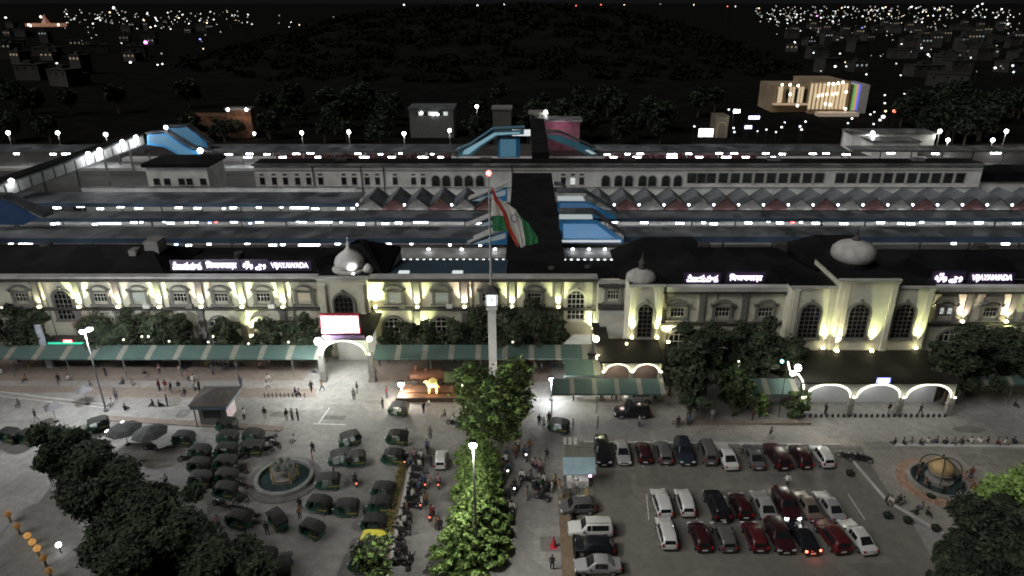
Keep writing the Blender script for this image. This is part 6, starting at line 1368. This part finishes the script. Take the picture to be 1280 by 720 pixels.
place(14,lambda:(rg.uniform(300,430),rg.uniform(18,34)),'faint distant light between the left city and the hill','city lights beside the hill',smax=.8)
place(22,lambda:(rg.uniform(1000,1290),rg.uniform(50,95)),'sparse distant light on the dark ground below the right city glow','city lights below the right glow',smax=.9)
for k,(px,py,c,s) in enumerate(((4,57,0,1),(5,61,1,.7),(71,79,0,1),(163,78,0,1.4),(197,81,0,1),(203,80,0,1),(202,67,3,1),(152,54,1,.7),(254,61,2,.7),(250,49,5,.9),(7,22,0,1),(142,10,0,1.3),(430,22,0,1),(505,6,0,1),(142,9,1,1))):
    citylamp(px,max(py,6),c,'lone distant lamp on the dark left plain, {} counted'.format(od(k+1)),'lone lamps on the left plain',s)
citylamp(182,53,4,'magenta glowing sign light far off in the left city',None,2.2); citylamp(1077,35,5,'blue point of light in the right city',None,1.2); citylamp(1021,20,4,'small violet point of light in the right city',None,.9)
mb=MB()
for side in (0,1):
    c=0
    while c<(170 if side==0 else 70):
        q=fr() if side==0 else fl_()
        if not q: continue
        z=7; x,y=G(q[0]+rg.uniform(-6,6),max(4.5,q[1]*rg.uniform(.85,1.15)),z); R=math.hypot(x,y)*.00042*rg.uniform(.7,1.3); mb.ball((x,y,z),R,6,4); c+=1
o=mb.build('city_light_mass',emis('city_mass_glow',(1,.93,.82),1.6)); o['kind']='stuff'; o['label']='countless tiny faint lights of the far city on both sides of the hill'; o['category']='lights'
# lamps on the hill crest stand on posts on the ridge
for k,(px,py,c) in enumerate(((505,6,0),(597,7,0),(630,6,0),(720,7,6),(751,6,6),(780,6,2),(825,5,3),(867,6,2),(909,8,6),(919,8,0))):
    Y=760; x=XX(px,Y,40); zb=hillh(x,Y); z=max(P(px,py,Y)[1],zb+1.5); e=E('ridge_lamp',(x,Y,zb),'lamp on the dark hill crest, {} from the left'.format(od(k+1)),'lamp','lamps along the hill crest')
    o=bpy.data.objects.new('bulb',lm_me[c]); COL.objects.link(o); o.parent=e; o.location=(0,0,z-zb); o.scale=(.8 if k in(1,2) else .5,)*3; MB().tube((x,Y,zb),(x,Y,z),.12,n=5).build('pole',dmetal,e)
# right-side brighter lamps
for k,(px,py,s) in enumerate(((993,53,1.4),(1017,66,1),(1044,83,1.5),(1050,67,1),(1083,93,1),(1131,117,1.2),(1160,68,1.2),(1201,78,1.1),(1213,72,1),(1226,58,1),(1244,85,1.3),(1266,82,1.2),(1270,77,1),(1267,90,1),(1260,30,1.1),(1245,22,.8),(1222,8,1),(1228,3,1),(1150,56,1.2),(1152,60,1),(1127,55,.8),(1106,119,1),(1106,129,1),(1092,155,1),(1065,148,1.2),(1060,154,1),(1055,163,1),(1088,143,1),(1104,146,2.2),(1100,150,1.4),(1007,152,1.1),(1000,158,1.4),(1002,162,1.3),(981,153,1),(977,159,1.3),(970,165,1),(958,162,1),(947,164,.9))):
    if py<5: py=5
    citylamp(px,py,[0,1][k%2],'bright lamp around the lit palace district on the right, {} counted'.format(od(k+1)),'bright lamps of the right district',s*(1.0 if py<110 else 1.1))
citylamp(1118,139,6,'red glowing lamp right of the lit columned building',None,2.2); citylamp(1107,139,2,'orange lamp right of the lit columned building',None,1.3); citylamp(1093,140,0,'white lamp between the colonnade and the red lamp',None,.9)
# houses: under the lights
hs=[]
for k in range(120):
    px=rg.choice([rg.uniform(0,300),rg.uniform(960,1290),rg.uniform(1000,1290)]); Y=rg.uniform(430,1400); 
    x=XX(px,Y,3)
    if hillh(x,Y)>-.5 and -300<x<250 and 330<Y<1200: continue
    hs.append((x,Y))
hs.sort(key=lambda t:t[0]/(t[1]+40))
nl=sum(1 for h in hs if h[0]<0); cl=cr_=0
for k,(x,y) in enumerate(hs):
    o=inst(HP[k%4]); o.location=(x,y,0); o.rotation_euler=(0,0,rg.uniform(-.5,.5))
    if k%2==0: setpart(o,'window',[emis('house_lit_warm',(1,.75,.5),.22),emis('house_lit_cool',(.85,.95,1),.3),emis('house_lit_dim',(1,.9,.7),.15)][k%3])
    if x<0: tag(o,'dim flat-roofed house on the dark plain left of the hill',None,'dim houses left of the hill')
    else: tag(o,'dim flat-roofed house on the plain right of the hill',None,'dim houses right of the hill')
# ---------- lit columned building
Yp2=327
e=E('lit_palace',(XX(1020,Yp2,5),Yp2,0),'floodlit warm columned public building with green and blue lit end','building')
def PX(px,py,Y): return P(px,py,Y)
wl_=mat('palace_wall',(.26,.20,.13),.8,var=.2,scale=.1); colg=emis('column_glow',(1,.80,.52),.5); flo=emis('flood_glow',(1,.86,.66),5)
xa,zt1=PX(968,107,Yp2); xb,_=PX(1011,107,Yp2); zb1=PX(968,128,Yp2)[1]
xc,zt2=PX(1011,104,Yp2); xd,_=PX(1057,104,Yp2)
MB().box(xa,xb,Yp2,Yp2+20,0,zt1).build('wall',wl_,e); MB().box(xc+.05,xd,Yp2-6,Yp2+20,0,PX(1030,102,Yp2-6)[1]).build('wall',wl_,e)
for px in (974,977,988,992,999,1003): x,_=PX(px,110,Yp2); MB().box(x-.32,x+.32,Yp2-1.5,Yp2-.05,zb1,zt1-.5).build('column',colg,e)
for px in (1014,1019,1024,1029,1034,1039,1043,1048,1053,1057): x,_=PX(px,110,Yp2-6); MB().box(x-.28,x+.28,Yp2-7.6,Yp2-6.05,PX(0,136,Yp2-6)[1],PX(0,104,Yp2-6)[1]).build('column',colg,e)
for k in range(4): MB().box(XX(972+k*11,Yp2,10),XX(976.5+k*11,Yp2,10),Yp2-.3,Yp2-.02,zb1,zt1-1.5).build('opening',glass,e)
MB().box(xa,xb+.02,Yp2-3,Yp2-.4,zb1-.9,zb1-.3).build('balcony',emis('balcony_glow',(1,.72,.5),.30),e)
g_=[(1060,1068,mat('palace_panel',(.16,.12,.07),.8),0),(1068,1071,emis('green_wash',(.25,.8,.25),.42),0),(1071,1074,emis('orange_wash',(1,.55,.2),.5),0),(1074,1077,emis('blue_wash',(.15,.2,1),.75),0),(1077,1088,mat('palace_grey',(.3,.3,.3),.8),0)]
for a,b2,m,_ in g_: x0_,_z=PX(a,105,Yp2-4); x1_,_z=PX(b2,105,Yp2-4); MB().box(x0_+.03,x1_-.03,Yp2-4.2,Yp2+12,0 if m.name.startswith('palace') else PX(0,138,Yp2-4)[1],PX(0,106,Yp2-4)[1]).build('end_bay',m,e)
for px,py in((978,106),(988,106),(998,107),(1036,105),(1042,105),(1048,104),(1054,103),(1023,120),(1028,119),(1034,118),(1041,118),(1046,117),(1058,115),(988,118),(997,132),(1032,130),(1038,131),(1057,136)):
    x,z=PX(px,py,Yp2-9); MB().ball((x,Yp2-8.8,z),.62,8,5).build('floodlight',flo,e)
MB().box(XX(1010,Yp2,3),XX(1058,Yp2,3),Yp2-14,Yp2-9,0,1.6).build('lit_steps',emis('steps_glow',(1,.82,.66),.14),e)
point(e,(XX(1035,Yp2,5),Yp2-20,14),2600,(1,.8,.6),1)
# low lit sheds and shops right of centre, behind the platform
e=E('market_building',(XX(900,262,4),262,0),'small buildings with blue-white glowing signs beyond the far platform','building')
x0_,z0_=P(893,171,262); x1_,z1_=P(912,145,262)
MB().box(x0_,x1_,262,270,0,z1_).build('wall',mat('dim_ochre',(.12,.10,.07),.8),e); MB().arch((x0_+x1_)/2,0,z1_*.5,1.5,1.9,261.8,261.99,8).build('arch',wl_,e)
for (a,b2,c,d,m,nm) in((873,892,161,171,emis('billboard_glow',(1,1,1),3),'lit_billboard'),(936,950,145,149,emis('sign_violet',(.72,.72,1),3.5),'glowing_sign'),(931,940,157,161,emis('sign_violet2',(.65,.62,1),3.5),'glowing_sign'),(917,925,137,141,lampw,'glowing_sign')):
    q0,q1=P(a,d,258),P(b2,c,258); MB().box(q0[0],q1[0],258,258.3,q0[1],q1[1]).build(nm,m,e)
    MB().box(q0[0],q0[0]+.2,258.4,258.6,0,q1[1]).build('post',dmetal,e)
point(e,(XX(915,256,5),254,9),900,(.9,.93,1),.5)
for k,(px,py) in enumerate(((868,158),(917,160),(918,165),(911,137))): citylamp(px,py,1,'white lamp around the glowing signs beyond the far platform, {} counted'.format(od(k+1)),'lamps around the glowing signs',1.3,z=7)
# far grey building left of centre, white water tower etc
e=E('office_block',(XX(540,262,5),262,0),'dim two-storey block with a few lit windows behind the far platform','building')
x0_,_=P(512,150,262); x1_,zt_=P(566,137,262); MB().box(x0_,x1_,262,274,0,zt_).build('wall',mat('dim_block',(.10,.10,.095),.85),e); MB().box(x0_-.5,x1_+.5,261.5,274.5,zt_+.01,zt_+.6).build('roof',greyroof,e)
for k,px in enumerate((519,526,531,538,544,550,557)):
    x,z=P(px,142,262); MB().box(x-.8,x+.8,261.85,261.98,z-.7,z+.7).build('window',litglass if k in(1,3,4,6) else glass,e)
for px,py in((527,141),(541,143),(547,143)): x,z=P(px,py,261.5); MB().ball((x,261.5,z),.45,8,5).build('lamp',lampw,e)
for (a,b2,c,d,lbl) in((616,639,137,152,'dark cubic water tank house left of the far staircase'),(662,684,143,152,'small pale-roofed hut above the far bridge landing')):
    q0,q1=P(a,d,250),P(b2,c,250); h=E('roof_hut',(q0[0],250,0),lbl,'building'); MB().box(q0[0],q1[0],250,256,0,q1[1]).build('wall',mat('hut_wall',(.08,.08,.075),.85),h); MB().box(q0[0]-.4,q1[0]+.4,249.6,256.4,q1[1]+.01,q1[1]+.7).build('roof',greyst,h)
# orange-lit yard with tree behind the left staircase
e=E('orange_lit_shed',(XX(270,262,4),262,0),'warm orange-lit wall and shed behind the left blue staircase','building')
x0_,_=P(232,160,266); x1_,zt_=P(300,145,266); ow=mat('orange_wall',(.20,.10,.055),.85,var=.4,scale=.5,bump=.3,col2=(.03,.015,.01))
MB().box(x0_,x1_,266,274,0,zt_).build('wall',ow,e); x2_,_=P(282,135,262); x3_,z3_=P(312,134,262); MB().box(x2_,x3_,262,265.5,0,z3_-1).build('wall',ow,e); MB().box(x2_-.5,x3_+.5,261.5,266,z3_-.99,z3_-.3).build('roof',lightroof,e)
point(e,(XX(240,258,6),258,9),1300,(1,.5,.2),.5); point(e,(XX(298,256,6),256,9),900,(1,.75,.55),.5)
for k,(px,py,m) in enumerate(((235,146,lampo),(285,137,lampw),(308,137,lampw),(318,167,lampw))):
    bulb(px,py,258,['orange lamp above the orange-lit wall','left white lamp on the orange-lit shed roof','right white lamp on the orange-lit shed roof','white lamp right of the orange-lit shed'][k],m=m,r=.55 if k else .4)
e=E('lit_temple',(XX(50,1500,5),1500,0),'far orange floodlit temple roof with a small spire at upper left','building')
x0_,_=P(32,33,1440); x1_,_=P(76,33,1440); z1_=6
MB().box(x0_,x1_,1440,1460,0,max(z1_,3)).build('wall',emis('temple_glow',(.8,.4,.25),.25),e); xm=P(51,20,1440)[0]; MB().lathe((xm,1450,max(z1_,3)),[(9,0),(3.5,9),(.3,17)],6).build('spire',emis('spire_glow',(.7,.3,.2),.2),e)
for px,py in((36,31),(38,32),(73,31),(51,21)): x,z=P(px,py,1430); MB().ball((x,1430,z),2.0,8,5).build('floodlight',emis('temple_lamp',(1,.8,.65),5),e)
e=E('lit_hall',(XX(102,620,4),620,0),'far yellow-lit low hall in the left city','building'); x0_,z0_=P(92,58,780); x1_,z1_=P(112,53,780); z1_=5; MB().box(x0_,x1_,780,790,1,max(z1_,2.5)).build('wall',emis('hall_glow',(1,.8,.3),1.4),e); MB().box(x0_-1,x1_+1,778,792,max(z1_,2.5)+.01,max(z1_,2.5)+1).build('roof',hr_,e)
for k in range(9):
    px=236+k*9+random.uniform(-3,3); Y=random.uniform(255,264); o=inst(protosT[k%4]); sc_=random.uniform(.45,.8); o.location=(XX(px,Y,3),Y,0); o.scale=(sc_,)*3; tag(o,'small tree catching the orange light behind the left blue staircase',None,'small trees at the orange-lit wall')
# dimly lit flat roofs near the right far side
for k,(a,b2,c,d,Y) in enumerate(((1065,1170,168,176,236),(1090,1150,178,186,228))):
    q0,q1=P(a,d,Y),P(b2,c,Y); h=E('warehouse',(q0[0],Y,0),['long dim warehouse behind the far right platform','lower dim warehouse nearer the far right platform'][k],'building'); MB().box(q0[0],q1[0],Y,Y+8,0,q1[1]).build('wall',grw,h); MB().box(q0[0]-.4,q1[0]+.4,Y-.5,Y+8.5,q1[1]+.01,q1[1]+.5).build('roof',lightroof,h)
for o in [x for x in bpy.data.objects if x.name.startswith('txt')]: bpy.data.objects.remove(o)
# prototypes never placed are removed with their parts
for p in list(protos.values())+[AP,BP]+list(PP.values())+HP+protosT:
    if p.name not in USED:
        for c in list(p.children_recursive)+[p]: bpy.data.objects.remove(c)
